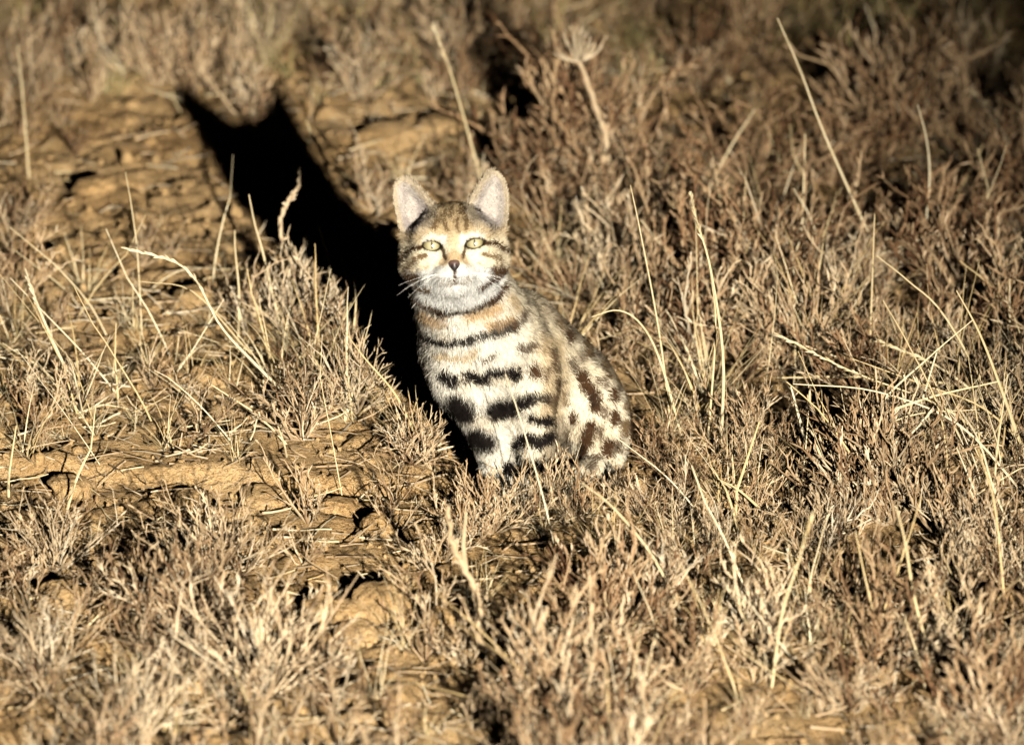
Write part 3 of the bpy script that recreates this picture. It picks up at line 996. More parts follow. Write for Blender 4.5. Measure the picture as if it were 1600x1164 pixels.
# --- shrubs told apart in the photograph: (kind, base px, base py, height in px, label)
GS = 'dry dwarf shrubs around the cat'
SHRUBS = [
    ('pale', 450, 530, 125, 'pale twiggy shrub standing in front of the cat shadow'),
    ('pale', 540, 545, 105, 'twiggy shrub just left of the cat shoulder at the shadow edge'),
    ('twiggy', 385, 500, 80, 'low grey shrub at the left foot of the cat shadow'),
    ('spiky', 560, 640, 110, 'spiky grey shrub left of the cat forelegs'),
    ('spiky', 640, 720, 80, 'low spiky shrub touching the lower left edge of the cat shadow'),
    ('spiky', 420, 1085, 180, 'large fan shaped spiky shrub in the lower left foreground'),
    ('spiky', 215, 1160, 130, 'grey spiky shrub at the bottom edge left of the big fan shrub'),
    ('spiky', 330, 895, 125, 'fine greyish shrub above the big fan shaped shrub'),
    ('spiky', 90, 890, 110, 'grey straggly shrub at the lower left frame edge'),
    ('pale', 60, 1060, 110, 'tan shrub in the bottom left corner'),
    ('twiggy', 30, 360, 90, 'blurred grey shrub at the left frame edge level with the cat head'),
    ('twiggy', 130, 640, 80, 'low grey shrub at the left under the straw stalks'),
    ('twiggy', 770, 835, 95, 'brown shrub right below the cat forepaws'),
    ('twiggy', 900, 812, 80, 'tan shrub hiding the cat hind foot'),
    ('twiggy', 1000, 805, 70, 'tan shrub right of the cat hind foot'),
    ('twiggy', 742, 798, 62, 'small tan shrub against the cat left forepaw'),
    ('spiky', 815, 806, 80, 'small wispy shrub hiding the cat right forepaw'),
    ('twiggy', 858, 796, 85, 'small tan shrub in the gap before the cat belly'),
    ('twiggy', 955, 782, 55, 'tan shrub covering the foot of the cat thigh'),
    ('rusty', 1022, 738, 75, 'dark brown shrub tucked against the cat rump'),
    ('rusty', 1075, 765, 60, 'brownish shrub beside the end of the cat tail'),
    ('denserust', 955, 985, 150, 'dark brown shrub casting a black patch below the cat'),
    ('pale', 1030, 960, 110, 'pale blurred shrub below the diagonal pale stem'),
    ('pale', 860, 1110, 130, 'blurred tan shrub at the bottom edge below the cat'),
    ('rusty', 960, 1120, 130, 'blurred reddish shrub at the bottom edge right of centre'),
    ('twiggy', 1080, 1080, 130, 'blurred grey tan shrub in the lower right foreground'),
    ('pale', 1180, 1000, 120, 'pale shrub behind the upright blurred straw in the lower right'),
    ('denserust', 1545, 1150, 150, 'reddish shrub in the bottom right corner'),
    ('twiggy', 1320, 1110, 120, 'tan shrub left of the dark hollow at the bottom right'),
    ('pale', 1440, 1040, 100, 'pale knobbly shrub on the bare patch in the lower right'),
    ('pale', 1290, 860, 100, 'tan stubby shrub under the long lying straw at the right'),
    ('dense', 1360, 785, 160, 'dense tan shrub at the right below the crossing straws'),
    ('spiky', 1530, 870, 110, 'spiky straw coloured shrub at the right frame edge'),
    ('twiggy', 1180, 700, 100, 'tan shrub left of the black hollow at the right'),
    ('dense', 285, 985, 140, 'thick grey shrub right of the dark hollow at the lower left'),
    ('denserust', 1130, 470, 150, 'thick brown shrub with a black patch on its left near the cat head'),
    ('dense', 1400, 815, 150, 'thickest tan shrub at the right below the black hollow'),
    ('denserust', 1500, 480, 160, 'thick dark brown shrub at the right under the leaning straw'),
    ('denserust', 840, 330, 120, 'thick brown shrub at the back of the cat head'),
    ('rusty', 1330, 620, 120, 'brown shrub above the long horizontal straw'),
    ('twiggy', 1440, 560, 120, 'grey shrub above the crossing straws at the right'),
    ('rusty', 1560, 560, 130, 'brown shrub at the right frame edge level with the cat chest'),
    ('rusty', 1080, 560, 130, 'brown shrub right of the cat back'),
    ('twiggy', 990, 560, 100, 'tan shrub pressed close to the cat back'),
    ('pale', 950, 450, 120, 'pale grey shrub with white twigs right of the cat neck'),
    ('rusty', 1190, 480, 140, 'brown shrub two shrubs to the right of the cat head'),
    ('rusty', 1320, 450, 140, 'tall brown shrub under the longest leaning stalk'),
    ('rusty', 1450, 400, 140, 'reddish shrub at the right behind the thin bent stalk'),
    ('rusty', 1570, 370, 140, 'reddish shrub at the right frame edge level with the cat ears'),
    ('rusty', 1040, 360, 140, 'brown shrub behind the dead flower stem'),
    ('rusty', 1180, 310, 150, 'rust brown shrub below the long leaning stalk tip'),
    ('rusty', 1310, 300, 120, 'rust brown shrub in front of the dark hollow at the top right'),
    ('denserust', 1400, 240, 190, 'rust brown shrub at the foot of the two upright stalks'),
    ('denserust', 905, 285, 190, 'dark brown shrub behind the right ear of the cat'),
    ('twiggy', 720, 330, 80, 'blurred brown shrub between the ears of the cat'),
    ('twiggy', 600, 330, 70, 'low blurred shrub behind the left ear of the cat'),
    ('twiggy', 400, 195, 110, 'blurred grey shrub behind the ear tips of the cat shadow'),
    ('twiggy', 250, 130, 110, 'blurred grey shrub at the upper left'),
    ('twiggy', 100, 110, 110, 'blurred grey shrub in the top left corner'),
    ('twiggy', 560, 150, 110, 'blurred tan shrub at the top left of centre'),
    ('rusty', 860, 150, 120, 'blurred dark shrub left of the dead flower head'),
    ('rusty', 1090, 140, 130, 'blurred brown shrub right of the dead flower head'),
    ('twiggy', 1520, 150, 120, 'blurred grey brown shrub in the top right corner'),
    ('twiggy', 700, 110, 100, 'blurred tan shrub beside the tip of the tall seeding straw'),
]
rng = np.random.RandomState(42)
SPOT_XY = []
for i, (kind, px, py, hpx, lab) in enumerate(SHRUBS):
    p = ground(px, py)
    dist = (p - CP) @ CF
    size = hpx / 1600 * dist / DIST / 0.094 / 1.1
    SPOT_XY.append((p[0], p[1], size * .05))
    make_shrub('dry_shrub', kind, i % 3, p - [0, 0, .004], size, rng.uniform(0, 6.28), lab, GS)

# --- grass tufts told apart
GT = 'dry grass tufts'
TUFTS = [
    ('straw', 120, 650, 190, 'straw tuft at the left with one thick leaning stalk'),
    ('straw', 430, 620, 200, 'straw tuft with long bent blades in front of the cat shadow'),
    ('straw', 495, 600, 200, 'straw tuft with tall blades over the middle of the cat shadow'),
    ('straw', 540, 660, 180, 'straw tuft with fine blades left of the cat forelegs'),
    ('straw', 640, 700, 130, 'low straw tuft close to the cat left foreleg'),
    ('straw', 260, 700, 130, 'short straw tuft in the left middle above the soil ledge'),
    ('straw', 40, 720, 130, 'pale straw tuft at the left frame edge'),
    ('straw', 1100, 660, 190, 'straw tuft right of the cat with upright blades'),
    ('straw', 1540, 760, 220, 'big straw tuft at the right frame edge with leaning blades'),
    ('straw', 1470, 700, 200, 'straw tuft where the long straws cross at the right'),
    ('straw', 1040, 690, 130, 'straw tuft by the rump of the cat'),
    ('straw', 1250, 980, 160, 'blurred upright straw tuft in the lower right foreground'),
    ('olive', 420, 110, 140, 'blurred olive grass tuft at the top left of centre'),
    ('olive', 560, 90, 140, 'blurred olive grass tuft at the top beside the olive one'),
    ('olive', 860, 70, 140, 'blurred olive grass tuft at the top above the dead flower head'),
    ('olive', 1330, 90, 140, 'blurred olive grass tuft arching over the dark hollow'),
    ('olive', 1560, 90, 150, 'blurred olive grass tuft in the top right corner'),
    ('olive', 30, 60, 120, 'blurred ochre grass tuft in the top left corner'),
    ('straw', 330, 860, 90, 'small straw tuft by the dark hollow at the lower left'),
    ('straw', 930, 860, 120, 'pale straw tuft below the cat hind foot'),
    ('straw', 800, 812, 100, 'short straw tuft directly in front of the cat forepaws'),
    ('straw', 870, 800, 120, 'straw tuft between the cat forelegs and hind foot'),
]
for i, (kind, px, py, hpx, lab) in enumerate(TUFTS):
    p = ground(px, py)
    make_tuft(kind, i % 4, p - [0, 0, .003], hpx / 1600 * ((p - CP) @ CF) / DIST / .115, rng.uniform(0, 6.28), lab, GT)

# --- single stalks: pixel polyline from base to tip, width px, seed head?, lean in depth (m), label
STALKS = [
    ([(763, 330), (748, 268), (715, 150), (694, 85), (676, 40)], 5, 1, .0, 'tall seeding straw rising between the ears of the cat'),
    ([(752, 330), (756, 240)], 3, 0, 0, 'thin short blade beside the right ear of the cat'),
    ([(1385, 430), (1372, 400), (1290, 215), (1250, 110), (1215, 30)], 6, 0, .02, 'longest leaning stalk at the upper right'),
    ([(1395, 142), (1375, 70), (1345, -10)], 5, 0, 0, 'left one of two upright stalks at the top right'),
    ([(1397, 142), (1385, 70), (1372, -10)], 5, 0, 0, 'right one of two upright stalks at the top right'),
    ([(1615, 245), (1570, 190), (1520, 145)], 6, 1, 0, 'seeding straw leaning in from the right frame edge'),
    ([(1432, 400), (1452, 290), (1448, 220), (1434, 165)], 4, 0, 0, 'thin bent stalk at the right'),
    ([(1120, 670), (1130, 560), (1110, 420), (1090, 350), (1078, 300)], 6, 1, -.02, 'tall pale stalk right of the cat'),
    ([(1100, 655), (1118, 520), (1112, 440), (1100, 380)], 4, 0, 0, 'thin stalk standing beside the tall pale stalk'),
    ([(1045, 640), (1030, 520), (1000, 360), (985, 290)], 4, 0, .03, 'slender straw just behind the cat back'),
    ([(1060, 650), (1030, 560), (1000, 505), (965, 485), (925, 495)], 5, 0, -.02, 'arching straw bent towards the cat back'),
    ([(122, 628), (90, 550), (60, 480), (40, 425)], 7, 1, 0, 'thick straw leaning left at the left of the frame'),
    ([(222, 530), (215, 400), (205, 320), (196, 270)], 3, 0, 0, 'thin straw standing on the bare soil at the left'),
    ([(45, 275), (38, 180), (28, 70)], 4, 0, 0, 'thin blurred straw near the left frame edge'),
    ([(470, 640), (400, 570), (345, 510), (290, 420), (190, 387)], 6, 1, -.03, 'long bent straw pointing left over the soil'),
    ([(430, 590), (380, 540), (300, 455), (220, 440)], 4, 0, -.02, 'thinner straw bent below the long bent straw'),
    ([(525, 325), (510, 260), (480, 195)], 5, 1, 0, 'short straw at the right ear of the cat shadow'),
    ([(440, 520), (412, 400), (398, 350), (389, 305)], 5, 0, 0, 'pale blade standing in front of the cat shadow'),
    ([(520, 520), (515, 420), (505, 375), (495, 345)], 6, 0, 0, 'pale broad blade in the middle of the cat shadow'),
    ([(560, 540), (545, 450), (530, 385)], 5, 0, 0, 'short pale blade near the cat cheek in the shadow'),
    ([(545, 570), (556, 480), (552, 425)], 5, 0, 0, 'upright pale blade crossing the cat shadow edge'),
    ([(400, 470), (450, 462), (520, 475), (608, 497)], 6, 0, -.02, 'straw lying level across the cat shadow'),
    ([(660, 700), (620, 620), (570, 560), (540, 520)], 5, 0, 0, 'straw leaning left in front of the cat shadow foot'),
    ([(872, 880), (858, 815), (842, 753), (812, 652), (790, 585)], 4, 0, 0, 'thin straw crossing in front of the cat chest'),
    ([(1222, 722), (1330, 672), (1440, 625), (1560, 596)], 7, 0, -.02, 'long straw lying slantwise at the right'),
    ([(1600, 612), (1500, 604), (1380, 590), (1210, 590)], 6, 1, 0, 'long straw lying level at the right'),
    ([(1600, 745), (1500, 665), (1370, 612), (1240, 600)], 5, 0, 0, 'long pale straw bending left just under the level straw'),
    ([(1585, 700), (1480, 640), (1330, 580), (1210, 520)], 5, 1, 0, 'pale straw slanting up left into the shrubs at the right'),
    ([(1230, 735), (1320, 700), (1420, 650), (1530, 640)], 4, 0, 0, 'fine straw lying below the long slantwise straw'),
    ([(1620, 690), (1540, 640), (1440, 600), (1330, 560)], 5, 0, 0, 'straw reaching in low from the right frame edge'),
    ([(1300, 740), (1370, 640), (1450, 560), (1520, 500)], 4, 0, 0, 'fine straw leaning right through the crossing straws'),
    ([(1480, 760), (1470, 650), (1420, 540), (1380, 470)], 4, 0, 0, 'fine upright straw behind the crossing straws'),
    ([(1620, 530), (1560, 460), (1500, 408)], 6, 0, 0, 'straight straw leaning in at the right frame edge'),
    ([(1560, 615), (1470, 575), (1370, 532)], 6, 1, 0, 'pale seed straw slanting above the level straw'),
    ([(1610, 720), (1565, 610), (1530, 520), (1495, 455)], 7, 0, 0, 'stout straw slanting down to the right frame edge'),
    ([(1570, 640), (1480, 500), (1420, 440), (1370, 400)], 5, 0, 0, 'straw continuing below the longest leaning stalk'),
    ([(1300, 430), (1270, 350), (1240, 295)], 4, 0, 0, 'short straw at the right left of the longest stalk'),
    ([(1262, 695), (1248, 650), (1236, 605)], 7, 0, 0, 'broad greenish blade standing in the black hollow'),
    ([(1200, 1040), (1222, 960), (1250, 870), (1270, 800)], 6, 1, -.03, 'broad blurred straw upright in the lower right foreground'),
    ([(1065, 935), (1020, 870), (960, 795), (910, 755)], 6, 0, -.02, 'thick pale stem slanting below the cat rump'),
    ([(1210, 790), (1160, 770), (1122, 748)], 6, 0, 0, 'short whitish straw lying below the cat tail'),
    ([(1150, 800), (1138, 775), (1126, 750)], 6, 0, 0, 'white stub of straw pointing down below the cat tail'),
    ([(410, 1140), (385, 1090), (368, 1050)], 8, 0, 0, 'blurred blade at the bottom left of the big fan shrub'),
    ([(290, 985), (250, 950), (200, 925)], 7, 0, 0, 'curved pale blade over the hollow at the lower left'),
    ([(1450, 1010), (1428, 930), (1415, 850), (1400, 790)], 7, 0, 0, 'straw rising from the knobbly shrub at the lower right'),
    ([(1560, 830), (1520, 760), (1495, 700)], 5, 0, 0, 'fine straw slanting at the right below the crossing'),
    ([(1600, 850), (1555, 770), (1530, 690), (1500, 640)], 5, 0, 0, 'fine straw nearest the right frame edge below the crossing'),
    ([(1140, 130), (1128, 105), (1112, 78)], 8, 0, 0, 'short yellow blade at the top right of the dead flower head'),
]
for pts, wpx, seed, lean, lab in STALKS:
    if pts[0][0] > 1000 and pts[0][1] > 350:                     # rooted a little nearer, among the shrubs
        pts = [(pts[0][0] + 6, pts[0][1] + 34)] + pts[1:]
    b0 = ground(*pts[0])
    sc_ = ((b0 - CP) @ CF) / DIST
    n = len(pts)
    P = []
    for i, (px, py) in enumerate(pts):
        q = b0.copy() if i == 0 else at(px, py, b0[1] + lean * i / (n - 1) + .006 * math.sin(i * 2.1 + px))
        if q[2] < float(gz(q[0], q[1])) + .002:            # lies on the soil
            q = ground(px, py); q[2] += .004
        P.append(q)
    P = np.array(P); P[0][2] -= .004
    # smooth resample
    t = np.linspace(0, n - 1, 4 * n)
    idx = np.clip(t.astype(int), 0, n - 2); fr = (t - idx)[:, None]
    Pm = np.vstack([2 * P[0] - P[1], P, 2 * P[-1] - P[-2]])
    p0, p1, p2, p3 = Pm[idx], Pm[idx + 1], Pm[idx + 2], Pm[idx + 3]
    Q = .5 * ((2 * p1) + (-p0 + p2) * fr + (2 * p0 - 5 * p1 + 4 * p2 - p3) * fr ** 2 + (-p0 + 3 * p1 - 3 * p2 + p3) * fr ** 3)
    w = wpx * .5 * PXM * sc_
    ac = Acc(); tt = rng.uniform(.55, .9)
    ac.tube(Q - b0, np.linspace(w, w * .35, len(Q)), 5, tt, flat=.6)
    o = obj('grass_stalk', ac.mesh('grass_stalk', M_STRAW), loc=b0)
    tag(o, lab, 'stalk', 'single dry grass stalks')
    if seed:
        hs = Acc()
        for k in range(26):
            u = .62 + .36 * k / 26
            j = u * (len(Q) - 1); ii = min(int(j), len(Q) - 2)
            q = Q[ii] + (Q[ii + 1] - Q[ii]) * (j - ii) - b0
            hs.cone(q, perp_dev(rng, Q[ii + 1] - Q[ii], R(rng.uniform(8, 22))), rng.uniform(.006, .010) * sc_, w * rng.uniform(.4, .7), rng.uniform(.5, .9))
        obj('seed_head', hs.mesh('seed_head', M_STRAW), o)


# --- thin straws standing about between the shrubs
rs_ = np.random.RandomState(77)
straw_labels = set()
for k in range(125):
    right = k < 75
    px = rs_.uniform(1020, 1600) if right else rs_.uniform(0, 560)
    py = rs_.uniform(300, 1150) if right else rs_.uniform(440, 800)
    b0 = ground(px, py)
    az = rs_.normal(2.2, 1.3); tilt = R(rs_.uniform(8, 62)); ln = rs_.uniform(.07, .19)
    d = [math.sin(tilt) * math.cos(az), math.sin(tilt) * math.sin(az) * .6, math.cos(tilt)]
    lean = 'upright' if abs(d[0]) < .3 else ('left leaning' if d[0] < 0 else 'right leaning')
    colm = ('near the left frame edge' if px < 190 else 'in the left part' if px < 380 else 'next to the cat shadow') if px < 800 else \
        ('right of the cat' if px < 1210 else 'in the right part' if px < 1400 else 'near the right frame edge')
    rowm = 'level with the cat head' if py < 470 else 'level with the cat chest' if py < 640 else 'level with the cat feet' if py < 790 else 'below the cat' if py < 960 else 'near the bottom edge'
    lab = f"{'short' if ln < .13 else 'long'} thin {lean} straw {colm}, {rowm}"
    if lab in straw_labels:
        continue
    straw_labels.add(lab)
    P = curve_pts([0, 0, -.004], d, ln, rs_.uniform(-.1, .8), 9, rs_, .035)
    kk = rs_.randint(3, 8); kd = perp_dev(rs_, P[kk] - P[kk - 1], R(rs_.uniform(5, 30)))
    for q in range(kk + 1, 9):                                   # a kink at one node
        P[q] = P[kk] + kd * np.linalg.norm(P[q] - P[kk])
    ac = Acc(); w = rs_.uniform(.0007, .0017); tt = rs_.uniform(.45, .95)
    ac.tube(P, np.linspace(w, w * .4, 9), 4, tt, flat=.6)
    o = obj('thin_straw', ac.mesh('thin_straw', M_STRAW), loc=b0)
    tag(o, lab, 'straw', 'thin straws between the shrubs')


def woody(name, pts, widths, label, cat, knobs=0, depth=0, material=M_TWIG, tint=.75, fork=None):
    b0 = ground(*pts[0]); sc_ = ((b0 - CP) @ CF) / DIST
    P = [b0]
    for i, (px, py) in enumerate(pts[1:]):
        P.append(at(px, py, b0[1] + depth * (i + 1) / len(pts)))
    P = np.array(P); n = len(P)
    t = np.linspace(0, n - 1, 6 * n); Q = np.stack([np.interp(t, np.arange(n), P[:, k]) for k in range(3)], 1)
    Q = Q + rng.normal(size=Q.shape) * .0006
    w = np.interp(t, np.arange(n), widths) * .5 * PXM * sc_ * (1 + .15 * rng.normal(size=len(t)))
    ac = Acc(); ac.tube(Q - b0, w, 7, tint)
    for k in range(knobs):
        i = rng.randint(3, len(Q) - 1)
        ac.cone(Q[i] - b0, perp_dev(rng, Q[i] - Q[i - 1], R(55)), rng.uniform(.006, .012), w[i] * .7, tint + .1)
    o = obj(name, ac.mesh(name, material), loc=b0)
    tag(o, label, cat)
    if fork:
        f0 = Q[int(len(Q) * fork[0])]
        F_ = np.array([f0] + [at(px, py, f0[1]) for px, py in fork[1]])
        ac = Acc(); ac.tube(F_ - b0, np.linspace(w.mean() * .8, w.mean() * .35, len(F_)), 6, tint)
        obj('side_branch', ac.mesh('side_branch', material), o)
    return o


woody('woody_sprig', [(752, 1010), (748, 960), (745, 925), (722, 880), (705, 845), (700, 792)], [16, 15, 13, 12, 10, 7], 'knobbly pale woody stem standing in the soil below the cat', 'stem', 6, fork=(.55, [(724, 850), (728, 800)]))
woody('woody_sprig', [(445, 480), (440, 400), (438, 340), (452, 312), (468, 290), (468, 263)], [7, 6.5, 6.5, 7, 7, 5], 'crooked knobbly stem standing up against the cat shadow', 'stem', 16)
woody('woody_sprig', [(480, 470), (474, 410), (482, 365)], [8, 7, 8], 'short stub of a stem in the middle of the cat shadow', 'stem', 8)
woody('woody_sprig', [(385, 520), (372, 475), (362, 448)], [8, 6, 5], 'short pale twig at the left edge of the cat shadow', 'stem', 4)
woody('woody_sprig', [(975, 1060), (965, 1000), (975, 930)], [9, 8, 5], 'stubby tan stem in the dark hollow at the bottom', 'stem', 6, tint=.6)
fs = woody('dead_flower_stem', [(962, 330), (945, 208), (925, 150), (905, 96)], [9, 9, 8, 7], 'dead flower stem with a spiky round head at the top', 'stem')
b0 = np.array(fs.location); top = at(905, 96, b0[1])
hd = Acc()
for k in range(70):
    az = rng.uniform(0, 6.283); tl = R(rng.uniform(5, 88))
    d = np.array([math.sin(tl) * math.cos(az), math.sin(tl) * math.sin(az), math.cos(tl)])
    P = curve_pts(top - b0, d, rng.uniform(.016, .042), -.9, 5, rng)
    hd.tube(P, np.linspace(.0015, .0008, 5), 3, rng.uniform(.6, .95))
obj('flower_head', hd.mesh('flower_head', M_PALE), fs)


# ------------------------------------------------------------------ soil clods
def clod(seed):
    r = np.random.RandomState(seed)
    v, f = uv_sphere(1.0, 1, 1, 1, 36, 22)
    d1, d2, c = worley(v[:, 0] * 1.3 + seed + v[:, 2], v[:, 1] * 1.3 + 5 - v[:, 2] * .6)
    k = .72 + .28 * vnoise3(v * 1.6 + seed * 3.1) + .22 * vnoise3(v * 4 + seed) + .12 * vnoise3(v * 9 + seed) + .16 * (c - .5) - .15
    v = np.sign(v) * np.abs(v) ** .75 * k[:, None]
    return mesh_from('soil_clod', v, f, M_SOIL, smooth=True)


CL = [clod(s) for s in range(6)]
CLODS = [  # px, py, width px, height px, label
    (600, 965, 90, 70, 'large ochre soil clod beside the black gap below the cat'),
    (545, 975, 70, 50, 'ochre soil clod left of the largest clod'), (740, 805, 44, 40, 'small bright orange clod at the cat forepaws'),
    (712, 808, 26, 22, 'tiny orange clod left of the bright one at the forepaws'), (560, 1000, 60, 36, 'flat soil clod in front of the largest clod'),
    (500, 960, 50, 40, 'soil clod at the left end of the clods below the cat'), (690, 975, 46, 34, 'brown clod behind the knobbly woody stem'),
    (300, 790, 60, 30, 'soil clod on the ledge at the left'), (420, 790, 80, 32, 'wide soil clod on the ledge left of centre'),
    (110, 770, 70, 36, 'soil clod on the ledge near the left frame edge'), (530, 800, 60, 30, 'soil clod on the ledge below the spiky shrubs'),
    (210, 905, 60, 50, 'brown clod in the dark hollow at the lower left'), (250, 960, 40, 34, 'small clod on the right side of the lower left hollow'),
    (480, 1000, 60, 36, 'soil clod right of the big fan shrub'), (600, 225, 90, 30, 'blurred wide clod behind the cat head at the left'),
    (690, 212, 80, 30, 'blurred clod behind the left ear of the cat'), (150, 300, 60, 30, 'blurred flat clod on the bare soil at the left'),
    (300, 480, 60, 40, 'clod at the left foot of the cat shadow'), (330, 600, 70, 40, 'clod under the bent straws left of the cat'),
    (1360, 900, 90, 36, 'flat clod on the bare patch at the lower right'), (1550, 960, 90, 46, 'clod at the lower right frame edge'),
    (590, 830, 46, 34, 'clod above the largest clod below the cat'), (630, 400, 50, 60, 'blurred clod close behind the cat left cheek'),
    (95, 940, 60, 40, 'brown clod at the lower left frame edge'),
]
for i, (px, py, w, h, lab) in enumerate(CLODS):
    p = ground(px, py); s_ = ((p - CP) @ CF) / DIST * PXM
    o = obj('soil_clod', CL[i % 6], loc=p + [0, 0, h * s_ * .28])
    o.scale = (w * s_ * .56, w * s_ * .62, h * s_ * .52); o.rotation_euler = (rng.uniform(-.2, .2), rng.uniform(-.2, .2), rng.uniform(0, 6.28))
    tag(o, lab, 'clod', 'soil clods')


# ------------------------------------------------------------------ ground cover that nobody could count
def zone(px, py):
    """how thick the low cover grows, seen over the lie of the patch"""
    d = np.where(px > 830, .95, .34)
    d = d + 0 * py
    d = np.where(py < 170, .85, d)
    d = np.where((px < 520) & (py > 850), .42, d)
    for cx, cy, rx, ry, v in [(170, 320, 260, 150, .10), (420, 330, 190, 190, .04), (620, 215, 130, 45, .06), (300, 775, 420, 50, .10),
                              (560, 940, 120, 85, .02), (1360, 895, 110, 40, .15), (470, 1090, 90, 60, .15), (560, 800, 140, 60, .2),
                              (250, 480, 200, 90, .25), (620, 560, 80, 190, .03), (1270, 650, 90, 70, .04), (1240, 1160, 60, 40, .1),
                              (880, 900, 80, 60, .06), (1460, 1090, 70, 60, .05), (200, 880, 90, 110, .05), (690, 920, 110, 100, .25), (820, 180, 80, 90, .04), (1310, 130, 90, 70, .03), (800, 330, 70, 90, .25)]:
        e = sstep(1.25, .75, np.sqrt(((px - cx) / rx) ** 2 + ((py - cy) / ry) ** 2))
        d = d * (1 - e) + v * e
    return d


SRC = bpy.data.collections.new('cover_sources')
def cover_source(nm, me):
    o = bpy.data.objects.new(nm, me); SRC.objects.link(o)
order = []
for v in range(5):
    for kind, m_ in (('small', M_TWIG), ('smallrust', M_RUST)):
        acs = shrub_variant(700 + v, 'small')
        A = Acc()
        for q in acs:
            for arr, off in ((q.V, 0),):
                A.V += arr
            A.t += q.t; A.Q += [z + A.n for z in q.Q]; A.T += [z + A.n for z in q.T]; A.n += q.n
        cover_source(f'{"a" if kind == "small" else "b"}{v}', A.mesh('cover_clump', m_))
for v in range(4):
    A = Acc()
    for q in TUFT[v]:
        A.V += q.V; A.t += q.t; A.Q += [z + A.n for z in q.Q]; A.T += [z + A.n for z in q.T]; A.n += q.n
    cover_source(f'c{v}', A.mesh('cover_tuft', M_STRAW))
    cover_source(f'd{v}', A.mesh('cover_tuft', M_OLIVE))
for v in range(5):
    rq = np.random.RandomState(800 + v); A = Acc()
    for i in range(9):
        az = rq.uniform(0, 6.283); tilt = R(rq.uniform(5, 65))
        d = np.array([math.sin(tilt) * math.cos(az), math.sin(tilt) * math.sin(az), math.cos(tilt)])
        q = shrub_branch(rq, d, rq.uniform(.07, .14), .0014, stub=.3, nsec=4, wig=.15, upw=.12, thin=.75)
        A.V += q.V; A.t += q.t; A.Q += [z + A.n for z in q.Q]; A.T += [z + A.n for z in q.T]; A.n += q.n
    cover_source(f'e{v}', A.mesh('cover_wisp', M_TWIG))
# pick order is alphabetical: a0-4 grey twigs, b0-4 rusty twigs, c0-3 straw, d0-3 olive

rc = np.random.RandomState(99)
NC = 9000
X = rc.uniform(-1.5, 1.5, NC); Y = rc.uniform(-1.2, 3.6, NC)
pts3 = np.stack([X, Y, gz(X, Y)], 1)
PX, PY = project(pts3)
D = zone(PX, PY)
outside = (np.abs(X) > .72) | (Y > 1.9) | (Y < -.85)
D = np.where(outside, .35, D)
patch = fbm(X * 5, Y * 5, 2)
keep = rc.rand(NC) < np.clip(D * (0.35 + 1.1 * patch), 0, .95)
# nothing grows through the cat
keep &= ~((X > -.06) & (X < .135) & (Y > -.05) & (Y < .27))
keep &= ~((X > -.02) & (X < .12) & (Y > -.16) & (Y <= -.05) & (rc.rand(NC) < .4))
X, Y, PX, PY, pts3 = X[keep], Y[keep], PX[keep], PY[keep], pts3[keep]
n = len(X)
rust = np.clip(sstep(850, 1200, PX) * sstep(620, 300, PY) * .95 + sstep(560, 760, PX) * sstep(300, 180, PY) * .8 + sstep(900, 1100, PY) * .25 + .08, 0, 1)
u = rc.rand(n)
wisp = rc.rand(n) < np.where(PX < 760, .5, .28)
grass = rc.rand(n) < np.where(PY < 130, .35, np.where((PX < 700) & (PY > 400) & (PY < 760), .42, .22))
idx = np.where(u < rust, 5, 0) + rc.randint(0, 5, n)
idx = np.where(wisp, 18 + rc.randint(0, 5, n), idx)
idx = np.where(grass, np.where(PY < 150, 14, 10) + rc.randint(0, 4, n), idx)
pn = fbm(X * 7 + 20, Y * 5, 2)
scl = rc.uniform(.55, 1.0, n) * np.where(PX > 830, .34 + .80 * sstep(.25, .75, pn), .70)
close = (np.hypot(X - .0, Y + .08) < .14) | ((X > -.05) & (X < .32) & (Y > -.45) & (Y < .1))
scl = np.where(close, np.minimum(scl, .48), scl)
scl = np.where(grass, scl * np.where(PX > 830, 1.15, .9), scl)
print('cover clumps', n)


def scatter(name, P, rot, scl, idx, coll):
    me = bpy.data.meshes.new(name)
    me.vertices.add(len(P)); me.vertices.foreach_set('co', P.astype(np.float32).ravel())
    a = me.attributes.new('rot', 'FLOAT_VECTOR', 'POINT'); a.data.foreach_set('vector', rot.astype(np.float32).ravel())
    a = me.attributes.new('scl', 'FLOAT', 'POINT'); a.data.foreach_set('value', scl.astype(np.float32))
    a = me.attributes.new('pick', 'INT', 'POINT'); a.data.foreach_set('value', idx.astype(np.int32))
    o = obj(name, me)
    ng = bpy.data.node_groups.new(name, 'GeometryNodeTree')
    ng.interface.new_socket('Geometry', in_out='INPUT', socket_type='NodeSocketGeometry')
    ng.interface.new_socket('Geometry', in_out='OUTPUT', socket_type='NodeSocketGeometry')
    N, Lk = ng.nodes, ng.links
    gi = N.new('NodeGroupInput'); go = N.new('NodeGroupOutput')
    ci = N.new('GeometryNodeCollectionInfo'); ci.inputs['Collection'].default_value = coll
    ci.inputs['Separate Children'].default_value = True; ci.inputs['Reset Children'].default_value = True
    ip = N.new('GeometryNodeInstanceOnPoints'); ip.inputs['Pick Instance'].default_value = True

    def named(nm, ty):
        q = N.new('GeometryNodeInputNamedAttribute'); q.data_type = ty; q.inputs['Name'].default_value = nm
        return q.outputs['Attribute']
    Lk.new(gi.outputs[0], ip.inputs['Points']); Lk.new(ci.outputs[0], ip.inputs['Instance'])
    Lk.new(named('pick', 'INT'), ip.inputs['Instance Index'])
    Lk.new(named('rot', 'FLOAT_VECTOR'), ip.inputs['Rotation'])
    Lk.new(named('scl', 'FLOAT'), ip.inputs['Scale'])
    Lk.new(ip.outputs[0], go.inputs[0])
    md = o.modifiers.new('scatter', 'NODES'); md.node_group = ng
    return o


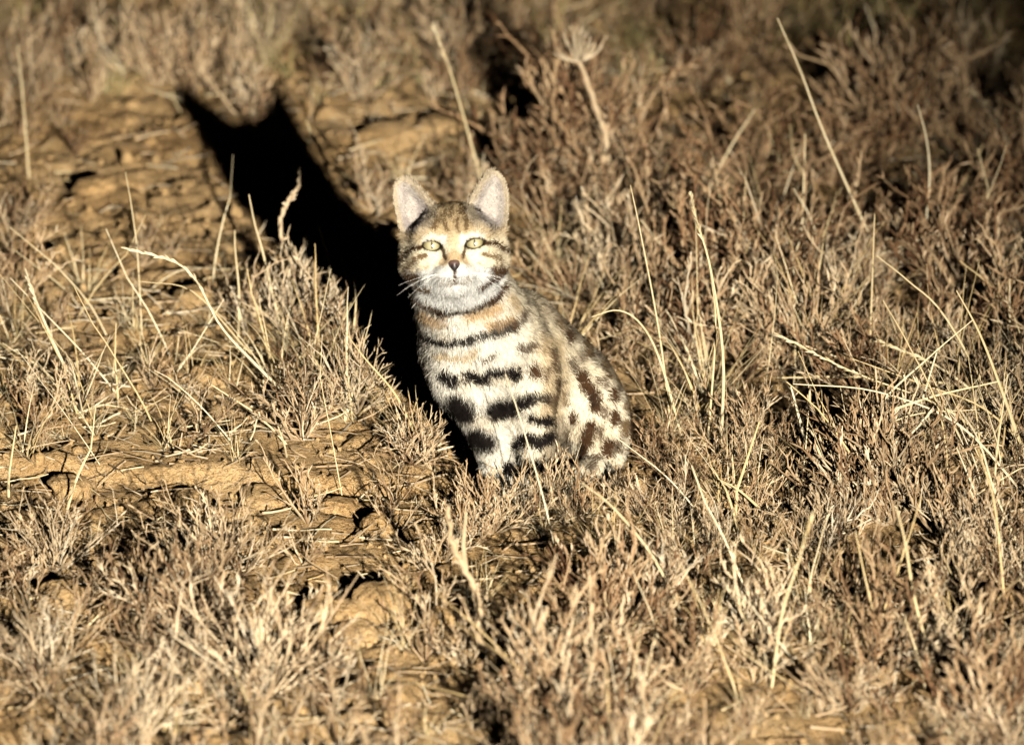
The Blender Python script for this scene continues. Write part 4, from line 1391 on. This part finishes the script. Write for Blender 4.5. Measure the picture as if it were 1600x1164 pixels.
rot = np.stack([rc.normal(0, .18, n), rc.normal(0, .18, n), rc.uniform(0, 6.283, n)], 1)
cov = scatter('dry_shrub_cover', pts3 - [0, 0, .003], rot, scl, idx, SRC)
tag(cov, 'low mass of dry twigs and grass covering the soil', 'ground cover', kind='stuff')

# loose litter: fallen twigs and straw bits lying about
rl = np.random.RandomState(3)
A = Acc(); B = Acc()
NL = 7000
LX = rl.uniform(-.85, .85, NL); LX = np.where((LX > .1) & (rl.rand(NL) < .4), LX - .8, LX); LY = rl.uniform(-.8, 1.8, NL); LZ = gz(LX, LY)
LPX, LPY = project(np.stack([LX, LY, LZ], 1))
sparse = (LPX < 560) & (LPY < 460)
for x, y, z, sp_ in zip(LX, LY, LZ, sparse):
    if sp_ and rl.rand() < .85:
        continue
    az = rl.uniform(0, 6.283); Ln = rl.uniform(.010, .055); el = rl.normal(.05, .16)
    d = np.array([math.cos(az) * math.cos(el), math.sin(az) * math.cos(el), math.sin(el)])
    p = np.array([x, y, z + rl.uniform(.001, .006)])
    P = curve_pts(p, d, Ln, rl.normal(0, .3), 4, rl, .10)
    if rl.rand() < .8:
        A.tube(P, np.linspace(.0011, .0006, 4) * rl.uniform(.6, 1.3), 3, np.clip(rl.normal(.55, .2), 0, 1))
    else:
        B.tube(P, np.linspace(.0009, .0005, 4) * rl.uniform(.6, 1.3), 3, np.clip(rl.normal(.6, .2), 0, 1))
tag(obj('twig_litter', A.mesh('twig_litter', M_TWIG)), 'fallen bits of twig lying all over the soil', 'litter', kind='stuff')
tag(obj('straw_litter', B.mesh('straw_litter', M_STRAW)), 'fallen bits of straw lying all over the soil', 'litter', kind='stuff')
# crumbs of soil
cv, cf = uv_sphere(1.0, 1, 1, 1, 6, 4)
NP = 6000
CXx = rl.uniform(-.8, .8, NP); CYy = rl.uniform(-.75, 1.6, NP); CZ = gz(CXx, CYy)
VV = []; QQ = []; TT = []; off = 0
for x, y, z in zip(CXx, CYy, CZ):
    s_ = rl.uniform(.0010, .0038) * (1 + 1.0 * (rl.rand() < .08))
    v = cv * (s_ * rl.uniform(.7, 1.2, (1, 3))) * (1 + .25 * rl.normal(size=(len(cv), 1))) + [x, y, z + s_ * .3]
    VV.append(v); QQ.append(cf[0] + off); TT.append(cf[1] + off); off += len(cv)
tag(obj('soil_crumbs', mesh_from('soil_crumbs', np.concatenate(VV), [np.concatenate(QQ), np.concatenate(TT)], M_SOIL, smooth=False)), 'small crumbs of soil scattered over the ground', 'soil crumbs', kind='stuff')
